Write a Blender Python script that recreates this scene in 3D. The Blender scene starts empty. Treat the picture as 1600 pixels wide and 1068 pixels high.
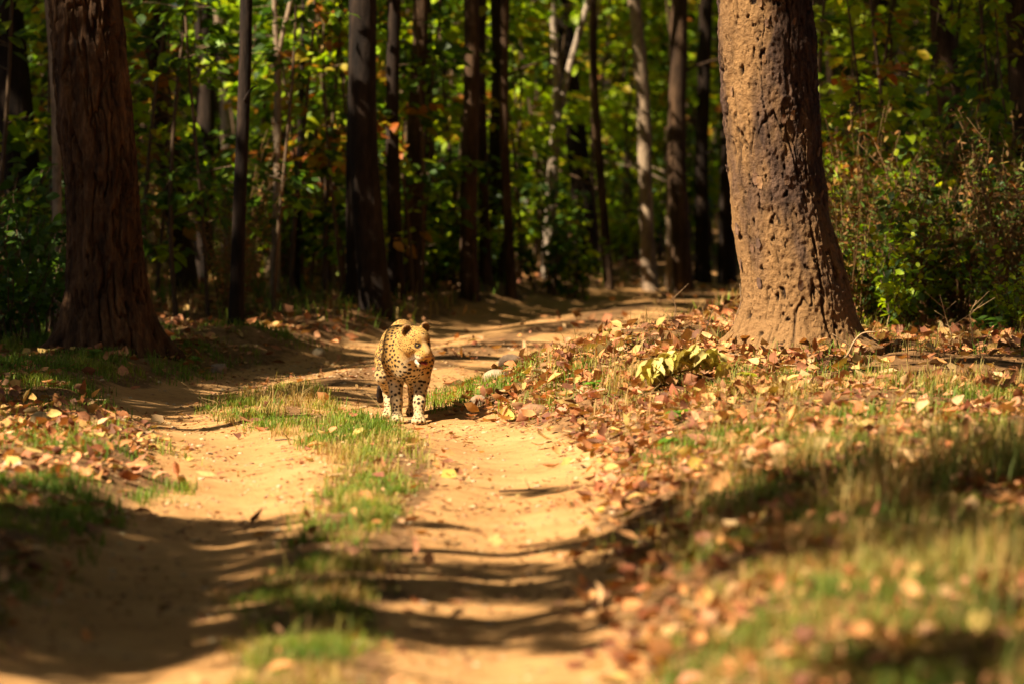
import bpy, math, random
import numpy as np
from mathutils import Vector, Matrix, kdtree, Euler

random.seed(7)
rng = np.random.default_rng(11)
SC = bpy.context.scene
COL = SC.collection
R = math.radians

# ------------------------------------------------------------------ camera, sky, sun, exposure
FPX = 8889.0                     # focal length in pixels of the 1600 px wide photograph (200 mm)
CAMH = 2.44
PITCH = math.atan(459 / FPX)
cam = bpy.data.cameras.new('camera')
cam.lens = 200; cam.sensor_width = 36; cam.clip_start = 0.5; cam.clip_end = 3000
cam.dof.use_dof = True; cam.dof.focus_distance = 38.6; cam.dof.aperture_fstop = 2.1
camo = bpy.data.objects.new('camera', cam); COL.objects.link(camo)
camo.location = (0, 0, CAMH); camo.rotation_euler = (math.pi / 2 - PITCH, 0, 0)
SC.camera = camo

SUN_EL, SUN_A = R(48), R(58)     # SUN_A: from straight behind the camera towards the left
SDIR = np.array([-math.cos(SUN_EL) * math.sin(SUN_A), -math.cos(SUN_EL) * math.cos(SUN_A), math.sin(SUN_EL)])
world = bpy.data.worlds.new('World'); SC.world = world; world.use_nodes = True
wn = world.node_tree; bg = wn.nodes['Background']
sky = wn.nodes.new('ShaderNodeTexSky'); sky.sky_type = 'NISHITA'; sky.sun_disc = False
sky.sun_elevation = SUN_EL; sky.sun_rotation = math.atan2(SDIR[0], SDIR[1])
sky.dust_density = 2.0; sky.air_density = 0.25; sky.ozone_density = 0.3
wn.links.new(sky.outputs[0], bg.inputs[0]); bg.inputs[1].default_value = 0.05
sl = bpy.data.lights.new('sun', 'SUN'); sl.energy = 5.0; sl.angle = R(0.5); sl.color = (1.0, 0.86, 0.65)
so = bpy.data.objects.new('sun', sl); COL.objects.link(so)
so.rotation_euler = Vector((-SDIR[0], -SDIR[1], -SDIR[2])).to_track_quat('-Z', 'Y').to_euler()
SC.view_settings.view_transform = 'Standard'; SC.view_settings.look = 'None'
SC.view_settings.gamma = 1.0; SC.view_settings.exposure = 1.55; SC.view_settings.use_curve_mapping = False
SC.render.engine = 'CYCLES'
SC.cycles.use_denoising = True; SC.cycles.max_bounces = 6; SC.cycles.diffuse_bounces = 2
SC.cycles.transmission_bounces = 3; SC.cycles.glossy_bounces = 2; SC.cycles.sample_clamp_indirect = 4
SC.cycles.caustics_reflective = False; SC.cycles.caustics_refractive = False

# ------------------------------------------------------------------ numeric helpers
def _hash(ix, iy, iz, s):
    n = (ix * 374761393 + iy * 668265263 + iz * 1274126177 + s * 974711) & 0xFFFFFFFF
    n = ((n ^ (n >> 13)) * 1274126177) & 0xFFFFFFFF
    n = ((n ^ (n >> 16)) * 2246822519) & 0xFFFFFFFF
    return ((n ^ (n >> 15)) & 0xFFFFFF) / float(0xFFFFFF)
def vnoise(p, s=0):
    p = np.asarray(p, dtype=np.float64); i = np.floor(p).astype(np.int64); f = p - i
    f = f * f * (3 - 2 * f); r = 0
    for dx in (0, 1):
        wx = f[:, 0] if dx else 1 - f[:, 0]
        for dy in (0, 1):
            wy = f[:, 1] if dy else 1 - f[:, 1]
            for dz in (0, 1):
                wz = f[:, 2] if dz else 1 - f[:, 2]
                r = r + wx * wy * wz * _hash(i[:, 0] + dx, i[:, 1] + dy, i[:, 2] + dz, s)
    return r
def fbm(p, s=0, o=4):
    p = np.asarray(p, dtype=np.float64); a, t, r = 1.0, 0.0, 0
    for k in range(o):
        r = r + a * vnoise(p * 2 ** k + 17.3 * k, s + k); t += a; a *= 0.5
    return r / t
def S(a, b, x):
    t = np.clip((x - a) / (b - a), 0, 1); return t * t * (3 - 2 * t)

def mesh_np(name, V, Q=None, T=None, mat=None, col=None, smooth=True, attrs=None):
    me = bpy.data.meshes.new(name); V = np.asarray(V, dtype=np.float32)
    nq = 0 if Q is None else len(Q); nt = 0 if T is None else len(T)
    loops = np.concatenate([np.asarray(a, dtype=np.int32).ravel() for a in (Q, T) if a is not None and len(a)])
    tot = np.concatenate([np.full(nq, 4, dtype=np.int32), np.full(nt, 3, dtype=np.int32)])
    st = np.concatenate([[0], np.cumsum(tot)[:-1]]).astype(np.int32)
    me.vertices.add(len(V)); me.vertices.foreach_set('co', V.ravel())
    me.loops.add(len(loops)); me.loops.foreach_set('vertex_index', loops)
    me.polygons.add(nq + nt); me.polygons.foreach_set('loop_start', st); me.polygons.foreach_set('loop_total', tot)
    me.polygons.foreach_set('use_smooth', np.full(nq + nt, smooth, dtype=bool))
    if col is not None:
        a = me.attributes.new('tint', 'FLOAT_COLOR', 'POINT'); c = np.ones((len(V), 4), dtype=np.float32)
        c[:, :3] = col; a.data.foreach_set('color', c.ravel())
    for k, v in (attrs or {}).items():
        a = me.attributes.new(k, 'FLOAT', 'POINT'); a.data.foreach_set('value', np.asarray(v, dtype=np.float32))
    me.update(calc_edges=True); me.validate()
    if mat: me.materials.append(mat)
    return me
def obj(name, me, parent=None, **kw):
    o = bpy.data.objects.new(name, me); COL.objects.link(o)
    if parent is not None: o.parent = parent
    for k, v in kw.items(): o[k] = v
    return o
def thing(name, label, cat, loc=(0, 0, 0), rz=0, group=None, sc=1):
    o = bpy.data.objects.new(name, None); COL.objects.link(o); o.empty_display_size = 0.1
    o.location = loc; o.rotation_euler = (0, 0, rz); o.scale = (sc, sc, sc)
    o['label'] = label; o['category'] = cat
    if group: o['group'] = group
    return o
def tag(o, label, cat, group=None):
    o['label'] = label; o['category'] = cat
    if group: o['group'] = group
    return o
def dup(root, loc, rz, label=None, sc=None):
    r = root.copy(); COL.objects.link(r); r.location = loc; r.rotation_euler = (0, 0, rz)
    if label: r['label'] = label
    if sc: r.scale = (sc, sc, sc)
    for ch in root.children:
        c = ch.copy(); COL.objects.link(c); c.parent = r
    return r
class Geo:                        # collects arrays of quads / tris with a colour per vertex
    def __init__(s): s.V, s.Q, s.T, s.C, s.n = [], [], [], [], 0
    def add(s, V, Q=None, T=None, c=(1, 1, 1)):
        V = np.asarray(V, float).reshape(-1, 3)
        s.V.append(V); c = np.asarray(c, float)
        s.C.append(np.broadcast_to(c, (len(V), 3)) if c.ndim == 1 else c)
        if Q is not None and len(Q): s.Q.append(np.asarray(Q) + s.n)
        if T is not None and len(T): s.T.append(np.asarray(T) + s.n)
        s.n += len(V)
    def mesh(s, name, mat, smooth=True):
        return mesh_np(name, np.concatenate(s.V), np.concatenate(s.Q) if s.Q else None,
                       np.concatenate(s.T) if s.T else None, mat, np.concatenate(s.C), smooth)

def tube(pts, rad, seg=6, cap=True):
    pts = np.asarray(pts, float); n = len(pts); rad = np.broadcast_to(np.asarray(rad, float), (n,))
    tg = np.gradient(pts, axis=0); tg /= np.linalg.norm(tg, axis=1)[:, None] + 1e-9
    ref = np.array([0.0, 1, 0]) if abs(tg[0][1]) < 0.9 else np.array([1.0, 0, 0])
    a = np.cross(tg, ref); a /= np.linalg.norm(a, axis=1)[:, None] + 1e-9
    b = np.cross(tg, a)
    th = np.arange(seg) * 2 * math.pi / seg
    V = pts[:, None] + rad[:, None, None] * (np.cos(th)[None, :, None] * a[:, None] + np.sin(th)[None, :, None] * b[:, None])
    i = np.arange(n - 1)[:, None] * seg; j = np.arange(seg)[None]; k = (j + 1) % seg
    Q = np.stack([i + j, i + k, i + seg + k, i + seg + j], -1).reshape(-1, 4)
    V = V.reshape(-1, 3); T = None
    if cap:
        V = np.concatenate([V, pts[-1:]]); e = len(V) - 1; base = (n - 1) * seg
        T = np.stack([base + j[0], base + k[0], np.full(seg, e)], -1)
    return V, Q, T
def basis(yaw, pitch, roll):      # rotation matrices (N,3,3): Rz(yaw) Ry(pitch) Rx(roll)
    cy, sy, cp, sp, cr, sr = np.cos(yaw), np.sin(yaw), np.cos(pitch), np.sin(pitch), np.cos(roll), np.sin(roll)
    M = np.empty((len(yaw), 3, 3))
    M[:, 0] = np.stack([cy * cp, cy * sp * sr - sy * cr, cy * sp * cr + sy * sr], -1)
    M[:, 1] = np.stack([sy * cp, sy * sp * sr + cy * cr, sy * sp * cr - cy * sr], -1)
    M[:, 2] = np.stack([-sp, cp * sr, cp * cr], -1)
    return M
def leaves(P, L, W, yaw, pitch, roll, curlL, curlW, col, nu=4, jag=0.0):
    """N leaves (ovate blades, curled both ways) -> V, Q, colours.  x = along the leaf from its stalk."""
    N = len(P); u = np.linspace(0, 1, nu + 1)
    wid = np.array([max(0.05, (math.sin(math.pi * t ** 0.8)) ** 0.75) if 0 < t < 1 else 0.04 for t in u])
    uu = np.repeat(u, 3); vv = np.tile([-0.5, 0, 0.5], nu + 1); ww = np.repeat(wid, 3)
    x = (uu[None] - 0.15) * L[:, None]; y = vv[None] * ww[None] * W[:, None]
    if jag:
        y = y * (1 + jag * rng.uniform(-1, 1, y.shape)); x = x + jag * 0.15 * L[:, None] * rng.uniform(-1, 1, x.shape)
    z = curlL[:, None] * L[:, None] * (uu[None] - 0.5) ** 2 * 2 + curlW[:, None] * W[:, None] * (np.abs(vv) * 2)[None] ** 1.5 * ww[None] * 0.5
    if jag: z = z + jag * 0.12 * L[:, None] * rng.uniform(-1, 1, z.shape)
    loc = np.stack([x, y, z], -1)
    M = basis(yaw, pitch, roll)
    V = np.einsum('nij,nkj->nki', M, loc) + P[:, None]
    k = 3 * (nu + 1); q = []
    for a in range(nu):
        for b in range(2): q.append([a * 3 + b, a * 3 + 3 + b, a * 3 + 4 + b, a * 3 + 1 + b])
    Q = (np.array(q)[None] + (np.arange(N) * k)[:, None, None]).reshape(-1, 4)
    C = np.repeat(col, k, axis=0)
    return V.reshape(-1, 3), Q, C
def diamonds(P, L, W, col):       # far or high foliage: one folded quad per leaf
    n = len(P); M = basis(rng.uniform(0, 6.28, n), rng.uniform(-.7, .7, n), rng.uniform(-.8, .8, n)); z0 = np.zeros(n)
    loc = np.stack([np.stack([-L / 2, z0, z0], -1), np.stack([z0, -W / 2, W * .15], -1), np.stack([L / 2, z0, z0], -1), np.stack([z0, W / 2, W * .15], -1)], 1)
    V = np.einsum('nij,nkj->nki', M, loc) + P[:, None]
    return V.reshape(-1, 3), np.arange(4 * n).reshape(-1, 4), np.repeat(col, 4, axis=0)
def pick(pal, n, var=0.18):
    pal = np.asarray(pal, float); c = pal[rng.integers(0, len(pal), n)]
    return np.clip(c * rng.uniform(1 - var, 1 + var, (n, 1)) * rng.uniform(0.92, 1.08, (n, 3)), 0, 0.9)

# ------------------------------------------------------------------ materials
def mat(name): 
    m = bpy.data.materials.new(name); m.use_nodes = True; return m, m.node_tree, m.node_tree.nodes['Principled BSDF']
def N(nt, t, **kw):
    n = nt.nodes.new(t)
    for k, v in kw.items(): setattr(n, k, v)
    return n
def noise_node(nt, scale, detail=4, vec=None, rough=0.55):
    n = N(nt, 'ShaderNodeTexNoise'); n.inputs['Scale'].default_value = scale; n.inputs['Detail'].default_value = detail
    n.inputs['Roughness'].default_value = rough
    if vec is not None: nt.links.new(vec, n.inputs['Vector'])
    return n
def ramp(nt, src, stops):
    r = N(nt, 'ShaderNodeValToRGB'); e = r.color_ramp.elements
    while len(e) < len(stops): e.new(0.5)
    for k, (p, c) in enumerate(stops):
        e[k].position = p; e[k].color = (c[0], c[1], c[2], 1) if not isinstance(c, (int, float)) else (c, c, c, 1)
    nt.links.new(src, r.inputs[0]); return r
def mixc(nt, fac, a, b, mode='MIX'):
    m = N(nt, 'ShaderNodeMix', data_type='RGBA', blend_type=mode)
    for s, v in ((0, fac), (6, a), (7, b)):
        if hasattr(v, 'is_linked') or hasattr(v, 'links'): nt.links.new(v, m.inputs[s])
        elif isinstance(v, (int, float)): m.inputs[s].default_value = v
        else: m.inputs[s].default_value = (v[0], v[1], v[2], 1)
    return m.outputs[2]
def bump(nt, src, strength, dist, bs):
    b = N(nt, 'ShaderNodeBump'); b.inputs['Strength'].default_value = strength; b.inputs['Distance'].default_value = dist
    nt.links.new(src, b.inputs['Height']); nt.links.new(b.outputs[0], bs.inputs['Normal']); return b

def tint_leaf(name, trans=0.35, rough=0.6, nscale=25, boost=1.6):
    m, nt, bs = mat(name)
    at = N(nt, 'ShaderNodeAttribute', attribute_name='tint')
    tc = N(nt, 'ShaderNodeTexCoord'); nz = noise_node(nt, nscale, 3, tc.outputs['Object'])
    v = ramp(nt, nz.outputs['Fac'], [(0.3, 0.72), (0.7, 1.15)])
    c = mixc(nt, 1.0, at.outputs['Color'], v.outputs[0], 'MULTIPLY')
    nt.links.new(c, bs.inputs['Base Color']); bs.inputs['Roughness'].default_value = rough
    bs.inputs['Specular IOR Level'].default_value = 0.3
    if trans:
        tr = N(nt, 'ShaderNodeBsdfTranslucent'); mx = N(nt, 'ShaderNodeMixShader'); mx.inputs[0].default_value = trans
        c2 = mixc(nt, 1.0, c, (boost, boost, boost * 0.5), 'MULTIPLY')
        nt.links.new(c2, tr.inputs['Color'])
        nt.links.new(bs.outputs[0], mx.inputs[1]); nt.links.new(tr.outputs[0], mx.inputs[2])
        nt.links.new(mx.outputs[0], nt.nodes['Material Output'].inputs['Surface'])
    return m
M_LEAF = tint_leaf('living_leaf', 0.42, 0.5, 25, 2.0)
M_GRASS = tint_leaf('grass_blade', 0.3, 0.65)
M_DRY = tint_leaf('dry_leaf', 0.12, 0.75, 40)
M_STEM = tint_leaf('stem', 0, 0.8, 30)

def mat_ground():
    m, nt, bs = mat('forest_ground')
    tc = N(nt, 'ShaderNodeTexCoord'); O = tc.outputs['Object']
    at = N(nt, 'ShaderNodeAttribute', attribute_name='sand')
    n1 = noise_node(nt, 1.3, 6, O); n2 = noise_node(nt, 9, 6, O, 0.65); n3 = noise_node(nt, 60, 4, O, 0.7)
    sand = ramp(nt, n1.outputs['Fac'], [(0.3, (0.43, 0.22, 0.078)), (0.55, (0.52, 0.28, 0.105)), (0.75, (0.57, 0.33, 0.14))])
    sv = ramp(nt, n2.outputs['Fac'], [(0.28, 0.68), (0.5, 1.0), (0.75, 1.1)])
    fv = ramp(nt, n3.outputs['Fac'], [(0.3, 0.8), (0.6, 1.06)])
    sc_ = mixc(nt, 1.0, mixc(nt, 1.0, sand.outputs[0], sv.outputs[0], 'MULTIPLY'), fv.outputs[0], 'MULTIPLY')
    soil = ramp(nt, n2.outputs['Fac'], [(0.3, (0.10, 0.05, 0.02)), (0.5, (0.20, 0.105, 0.042)), (0.72, (0.32, 0.17, 0.07))])
    so_ = mixc(nt, 1.0, soil.outputs[0], fv.outputs[0], 'MULTIPLY')
    ad = N(nt, 'ShaderNodeMath', operation='ADD'); mu = N(nt, 'ShaderNodeMath', operation='MULTIPLY_ADD')
    nt.links.new(n2.outputs['Fac'], mu.inputs[0]); mu.inputs[1].default_value = 0.7; mu.inputs[2].default_value = -0.35
    nt.links.new(at.outputs['Fac'], ad.inputs[0]); nt.links.new(mu.outputs[0], ad.inputs[1])
    f = ramp(nt, ad.outputs[0], [(0.35, 0.0), (0.65, 1.0)])
    nt.links.new(mixc(nt, f.outputs[0], so_, sc_), bs.inputs['Base Color'])
    bs.inputs['Roughness'].default_value = 0.95; bs.inputs['Specular IOR Level'].default_value = 0.15
    h = N(nt, 'ShaderNodeMath', operation='ADD'); nt.links.new(n2.outputs['Fac'], h.inputs[0]); nt.links.new(n3.outputs['Fac'], h.inputs[1])
    bump(nt, h.outputs[0], 0.7, 0.03, bs)
    return m
M_GROUND = mat_ground()

def mat_bark(name, dark, mid, light, zs=0.25, sc=7, bstr=0.8, bd=0.04, mud=None):
    m, nt, bs = mat(name)
    tc = N(nt, 'ShaderNodeTexCoord'); mp = N(nt, 'ShaderNodeMapping'); mp.inputs['Scale'].default_value = (1, 1, zs)
    nt.links.new(tc.outputs['Object'], mp.inputs[0]); O = mp.outputs[0]
    n1 = noise_node(nt, sc, 8, O, 0.65); n2 = noise_node(nt, sc * 6, 5, O, 0.6); n3 = noise_node(nt, 1.1, 3, tc.outputs['Object'])
    c = ramp(nt, n1.outputs['Fac'], [(0.33, dark), (0.5, mid), (0.68, light)]).outputs[0]
    fv = ramp(nt, n2.outputs['Fac'], [(0.3, 0.6), (0.62, 1.15)]).outputs[0]
    c = mixc(nt, 1.0, c, fv, 'MULTIPLY')
    hs = n1.outputs['Fac']
    if mud:
        at = N(nt, 'ShaderNodeAttribute', attribute_name='mud')
        n4 = noise_node(nt, 38, 8, tc.outputs['Object'], 0.7)
        mc = ramp(nt, n4.outputs['Fac'], [(0.30, tuple(0.3 * k for k in mud)), (0.42, tuple(0.8 * k for k in mud)), (0.7, mud)]).outputs[0]
        c = mixc(nt, at.outputs['Fac'], c, mc)
        pit = N(nt, 'ShaderNodeAttribute', attribute_name='pit')
        c = mixc(nt, pit.outputs['Fac'], c, (0.035, 0.018, 0.009))
        ad = N(nt, 'ShaderNodeMath', operation='ADD'); nt.links.new(n1.outputs['Fac'], ad.inputs[0]); nt.links.new(n4.outputs['Fac'], ad.inputs[1]); hs = ad.outputs[0]
    else:
        c = mixc(nt, 1.0, c, ramp(nt, n3.outputs['Fac'], [(0.3, 0.7), (0.7, 1.2)]).outputs[0], 'MULTIPLY')
    nt.links.new(c, bs.inputs['Base Color']); bs.inputs['Roughness'].default_value = 0.9; bs.inputs['Specular IOR Level'].default_value = 0.2
    bump(nt, hs, bstr, bd, bs)
    return m
M_BARK_R = mat_bark('mudded_bark', (0.035, 0.02, 0.013), (0.10, 0.056, 0.037), (0.165, 0.095, 0.06), 0.28, 16, 1.0, 0.035, mud=(0.35, 0.19, 0.075))
M_BARK_L = mat_bark('ridged_bark', (0.016, 0.008, 0.004), (0.075, 0.036, 0.015), (0.16, 0.082, 0.035), 0.22, 12, 1.0, 0.05)
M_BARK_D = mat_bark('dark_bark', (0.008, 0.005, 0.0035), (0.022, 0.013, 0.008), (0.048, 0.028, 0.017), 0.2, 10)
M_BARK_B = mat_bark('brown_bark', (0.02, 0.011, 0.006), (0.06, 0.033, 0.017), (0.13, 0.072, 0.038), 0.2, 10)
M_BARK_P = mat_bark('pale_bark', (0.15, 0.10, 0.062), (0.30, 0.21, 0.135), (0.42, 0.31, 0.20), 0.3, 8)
M_BARK_W = mat_bark('white_bark', (0.16, 0.12, 0.085), (0.30, 0.23, 0.165), (0.42, 0.33, 0.245), 0.3, 8)
def mat_stone():
    m, nt, bs = mat('stone'); tc = N(nt, 'ShaderNodeTexCoord')
    at = N(nt, 'ShaderNodeAttribute', attribute_name='tint')
    n = noise_node(nt, 22, 8, tc.outputs['Object'], 0.65)
    nt.links.new(mixc(nt, 1.0, at.outputs['Color'], ramp(nt, n.outputs['Fac'], [(0.3, 0.55), (0.7, 1.2)]).outputs[0], 'MULTIPLY'), bs.inputs['Base Color'])
    bs.inputs['Roughness'].default_value = 0.9; bump(nt, n.outputs['Fac'], 0.8, 0.02, bs); return m
M_STONE = mat_stone()

# ------------------------------------------------------------------ terrain
CTRL = np.array([(-.9, 5), (-.85, 15), (-.80, 21.8), (-.83, 24.5), (-.77, 28), (-.72, 32.2), (-.86, 34.9), (-1.2, 36.8), (-1.52, 38.2),
                 (-1.6, 39.4), (-1.5, 40.5), (-1.2, 41.9), (-.78, 43.7), (-.3, 46.1), (.3, 49.2), (.97, 52.6), (1.8, 56), (3.2, 60), (6, 66), (12, 75), (22, 86)])
def catmull(P, n=24):
    out = []
    for i in range(len(P) - 1):
        p0, p1, p2, p3 = P[max(i - 1, 0)], P[i], P[i + 1], P[min(i + 2, len(P) - 1)]
        for t in np.linspace(0, 1, n, endpoint=False):
            out.append(0.5 * (2 * p1 + (p2 - p0) * t + (2 * p0 - 5 * p1 + 4 * p2 - p3) * t * t + (3 * p1 - p0 - 3 * p2 + p3) * t ** 3))
    out.append(P[-1]); return np.array(out)
PATH = catmull(CTRL); PT = np.gradient(PATH, axis=0); PT /= np.linalg.norm(PT, axis=1)[:, None]
def track_d(X, Y):                # signed distance to the track's centre line, + on the right
    X = np.asarray(X, float).ravel(); Y = np.asarray(Y, float).ravel(); D = np.empty(len(X))
    for s in range(0, len(X), 20000):
        x, y = X[s:s + 20000], Y[s:s + 20000]
        dx = x[:, None] - PATH[None, :, 0]; dy = y[:, None] - PATH[None, :, 1]
        q = dx * dx + dy * dy; k = np.argmin(q, axis=1); i = np.arange(len(x))
        side = np.sign(PT[k, 1] * dx[i, k] - PT[k, 0] * dy[i, k]); D[s:s + 20000] = np.sqrt(q[i, k]) * np.where(side == 0, 1, side)
    return D
TREE_R = np.array([2.00, 40.0]); TREE_L = np.array([-3.0, 43.0])
def height(X, Y, D=None):
    X = np.asarray(X, float).ravel(); Y = np.asarray(Y, float).ravel()
    if D is None: D = track_d(X, Y)
    a = np.abs(D)
    P = np.stack([X, Y, np.zeros_like(X)], -1)
    wob = (fbm(P * np.array([0.5, 0.3, 1]), 3, 3) - 0.5)
    dd = a + wob * 0.25
    h = -0.055 * np.exp(-((dd - 0.76) / 0.28) ** 2) + 0.015 * np.exp(-(D / 0.25) ** 2)
    h += np.where(D > 0, 0.30 * S(1.1, 2.1, dd), 0.17 * S(1.08, 1.7, dd))
    off = S(0.9, 1.5, a)
    h += (fbm(P * 0.9, 5, 4) - 0.5) * (0.03 + 0.16 * off) + (fbm(P * 5, 9, 3) - 0.5) * (0.006 + 0.044 * off)
    h += (fbm(P * np.array([1.5, 1.5, 1]), 21, 3) - 0.5) * 0.025 * (1 - off)
    h += 0.08 * np.exp(-((X - TREE_R[0]) ** 2 + (Y - TREE_R[1]) ** 2) / 1.3 ** 2)
    h += 0.07 * np.exp(-(((X - 0.75) / 0.9) ** 2 + ((Y - 41.3) / 1.1) ** 2))
    return h
def H1(x, y): return float(height([x], [y])[0])
_c, _s = math.cos(PITCH), math.sin(PITCH)
def at(px, py):                   # the point of the ground seen at a pixel of the photograph
    px = np.atleast_1d(np.asarray(px, float)); py = np.atleast_1d(np.asarray(py, float))
    u = (px - 800) / FPX; v = (534 - py) / FPX
    dy = _c + v * _s; dz = -_s + v * _c
    z = np.zeros_like(u)
    for _ in range(7):
        t = (CAMH - z) / -dz; X = u * t; Y = dy * t; z = 0.5 * z + 0.5 * height(X, Y)
    return X, Y, height(X, Y)
def at1(px, py):
    X, Y, Z = at(px, py); return float(X[0]), float(Y[0]), float(Z[0])

xs = np.concatenate([-np.geomspace(500, 6.2, 26), np.arange(-6, 8.01, 0.06), np.geomspace(8.3, 500, 26)])
ys = np.concatenate([-np.geomspace(300, 1, 10), np.linspace(1, 15, 14), np.arange(15.2, 48, 0.09), np.arange(48, 70, 0.18), np.geomspace(70.5, 900, 34)])
gx, gy = np.meshgrid(xs, ys); gx, gy = gx.ravel(), gy.ravel()
gd = track_d(gx, gy); gz = height(gx, gy, gd)
nxs, nys = len(xs), len(ys)
i = np.arange(nys - 1)[:, None] * nxs; j = np.arange(nxs - 1)[None]
Q = np.stack([i + j, i + j + 1, i + nxs + j + 1, i + nxs + j], -1).reshape(-1, 4)
nzz = fbm(np.stack([gx * 1.4, gy * 0.9, gx * 0], -1), 31, 4) - 0.5
ga = np.abs(gd) + nzz * 0.5
sandm = S(1.5, 1.05, ga) * (0.30 + 0.70 * S(0.16, 0.42, ga))
fmask = np.abs(gd)[Q].mean(1) < 1.2
def sub_mesh(name, F):
    used = np.unique(F); mp = np.full(len(gx), -1); mp[used] = np.arange(len(used))
    return mesh_np(name, np.stack([gx, gy, gz], -1)[used], mp[F], None, M_GROUND, attrs={'sand': sandm[used]})
# normals from the height field itself so the two sheets shade as one surface
dzdx = (height(gx + 0.02, gy) - height(gx - 0.02, gy)) / 0.04; dzdy = (height(gx, gy + 0.02) - height(gx, gy - 0.02)) / 0.04
GN = np.stack([-dzdx, -dzdy, np.ones_like(dzdx)], -1); GN /= np.linalg.norm(GN, axis=1)[:, None]
for nm, F in (('ground', Q[~fmask]), ('dirt_track', Q[fmask])):
    me = sub_mesh(nm, F); me.normals_split_custom_set_from_vertices([tuple(v) for v in GN[np.unique(F)]])
    obj(nm, me, kind='structure')

# ------------------------------------------------------------------ trees
def trunk_geo(pts, rad, seg, nseed, amp, ridge=0, flare=0, lobes=0, lob_ph=0, flare_h=0.5, rings=None):
    """tapered trunk around a centre line (local, z up); returns V,Q and (theta, z) per vertex"""
    pts = np.asarray(pts, float); rad = np.asarray(rad, float); n = len(pts)
    if rings:
        t0 = np.linspace(0, 1, n); t1 = np.linspace(0, 1, rings) ** 1.0
        pts = np.stack([np.interp(t1, t0, pts[:, k]) for k in range(3)], -1); rad = np.interp(t1, t0, rad); n = rings
    th = np.arange(seg) * 2 * math.pi / seg
    zz = pts[:, 2]
    r = rad[:, None] * np.ones((1, seg))
    if flare:
        f = np.exp(-np.maximum(zz, 0) / flare_h)[:, None]
        lb = 0.55 + 0.45 * np.cos(lobes * th + lob_ph)[None] * 1.0 if lobes else 1.0
        r = r * (1 + flare * f * lb)
    cp = np.stack([np.cos(th)[None] * np.ones((n, 1)), np.sin(th)[None] * np.ones((n, 1)), zz[:, None] * np.ones((1, seg))], -1).reshape(-1, 3)
    q = cp.copy(); R0 = rad.mean(); q[:, :2] *= R0
    if amp: r = r + amp * (fbm(q * np.array([9, 9, 3]), nseed, 4).reshape(n, seg) - 0.5) * 2
    if ridge:
        rd = np.abs(fbm(q * np.array([16, 16, 2.2]), nseed + 40, 3).reshape(n, seg) - 0.5) * 2
        r = r - ridge * (1 - np.clip(rd * 3, 0, 1))
    V = np.stack([pts[:, 0:1] + r * np.cos(th)[None], pts[:, 1:2] + r * np.sin(th)[None], zz[:, None] * np.ones((1, seg))], -1)
    i = np.arange(n - 1)[:, None] * seg; j = np.arange(seg)[None]; k = (j + 1) % seg
    Qd = np.stack([i + j, i + k, i + seg + k, i + seg + j], -1).reshape(-1, 4)
    return V.reshape(-1, 3), Qd, q, r

GREEN_DK = [(0.035, 0.075, 0.010), (0.05, 0.10, 0.012), (0.07, 0.12, 0.014)]
GREEN_LT = [(0.26, 0.35, 0.007), (0.33, 0.38, 0.008), (0.17, 0.28, 0.007)]
AUTUMN = [(0.36, 0.17, 0.015), (0.32, 0.10, 0.015), (0.34, 0.25, 0.015)]
LITTER = [(0.42, 0.18, 0.06), (0.48, 0.225, 0.085), (0.36, 0.135, 0.045), (0.44, 0.20, 0.10), (0.27, 0.095, 0.04), (0.16, 0.06, 0.028), (0.50, 0.30, 0.14), (0.42, 0.26, 0.08), (0.38, 0.17, 0.06)]

def clump_leaves(C, per, rad, size, pal, simple=False):
    n = len(C) * per
    P = np.repeat(C, per, axis=0) + rng.normal(0, 1, (n, 3)) * (np.repeat(rad, per)[:, None] if np.ndim(rad) else rad) * np.array([1, 1, 0.7])
    L = size * rng.uniform(0.7, 1.3, n)
    if simple: return diamonds(P, L * 1.1, L * 0.8, pick(pal, n))
    return leaves(P, L, L * 0.62, rng.uniform(0, 6.28, n), rng.uniform(-0.7, 0.7, n), rng.uniform(-0.8, 0.8, n),
                  rng.uniform(-0.2, 0.2, n), rng.uniform(-0.1, 0.3, n), pick(pal, n), nu=2)
def crown_mesh(name, seed, nclump=26, per=30, rx=2.2, rz=2.4, size=0.24):
    g = Geo(); r_ = np.random.default_rng(seed)
    d = r_.normal(0, 1, (nclump, 3)); d /= np.linalg.norm(d, axis=1)[:, None]
    C = d * (r_.uniform(0.35, 1, (nclump, 1)) ** 0.6) * np.array([rx, rx, rz])
    V, Qd, Cc = clump_leaves(C, per, 0.36, size, GREEN_DK + GREEN_DK + [GREEN_LT[2]]); g.add(V, Qd, None, Cc)
    return g.mesh(name, M_LEAF)
CROWNS = [crown_mesh('crown', s, 40, 30) for s in (1, 2, 3)]
THIN = [crown_mesh('crown', s, 5, 24, 1.6, 1.6) for s in (4, 5, 6)]
def want_shade(x, y, z=10.5):     # how much of the crown at this spot should stand in the sun's way, by where its shade falls
    lx, ly = x - SDIR[0] / SDIR[2] * z, y - SDIR[1] / SDIR[2] * z
    if ly < 47.5: return 1.0
    if ly > 78: return 0.96
    q = lx / ly
    if q < -0.043: return 0.95
    if q < -0.024: return 0.72
    if q < -0.006: return 0.35
    return 0.14 if q < .04 else 0.42
def limbs(g, top, n, ln, r0, seed):
    r_ = random.Random(seed)
    for k in range(n):
        a = k * 6.283 / n + r_.uniform(-.5, .5); e = r_.uniform(0.4, 1.1); b = np.array(top) - np.array([0, 0, r_.uniform(0, 1.5)])
        d = np.array([math.cos(a) * math.cos(e), math.sin(a) * math.cos(e), math.sin(e)])
        t = np.linspace(0, 1, 5)[:, None]
        V, Qd, T = tube(b + d * ln * t + np.array([0, 0, 0.5]) * t * t, np.linspace(r0, r0 * 0.25, 5), 5); g.add(V, Qd, T)
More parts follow.
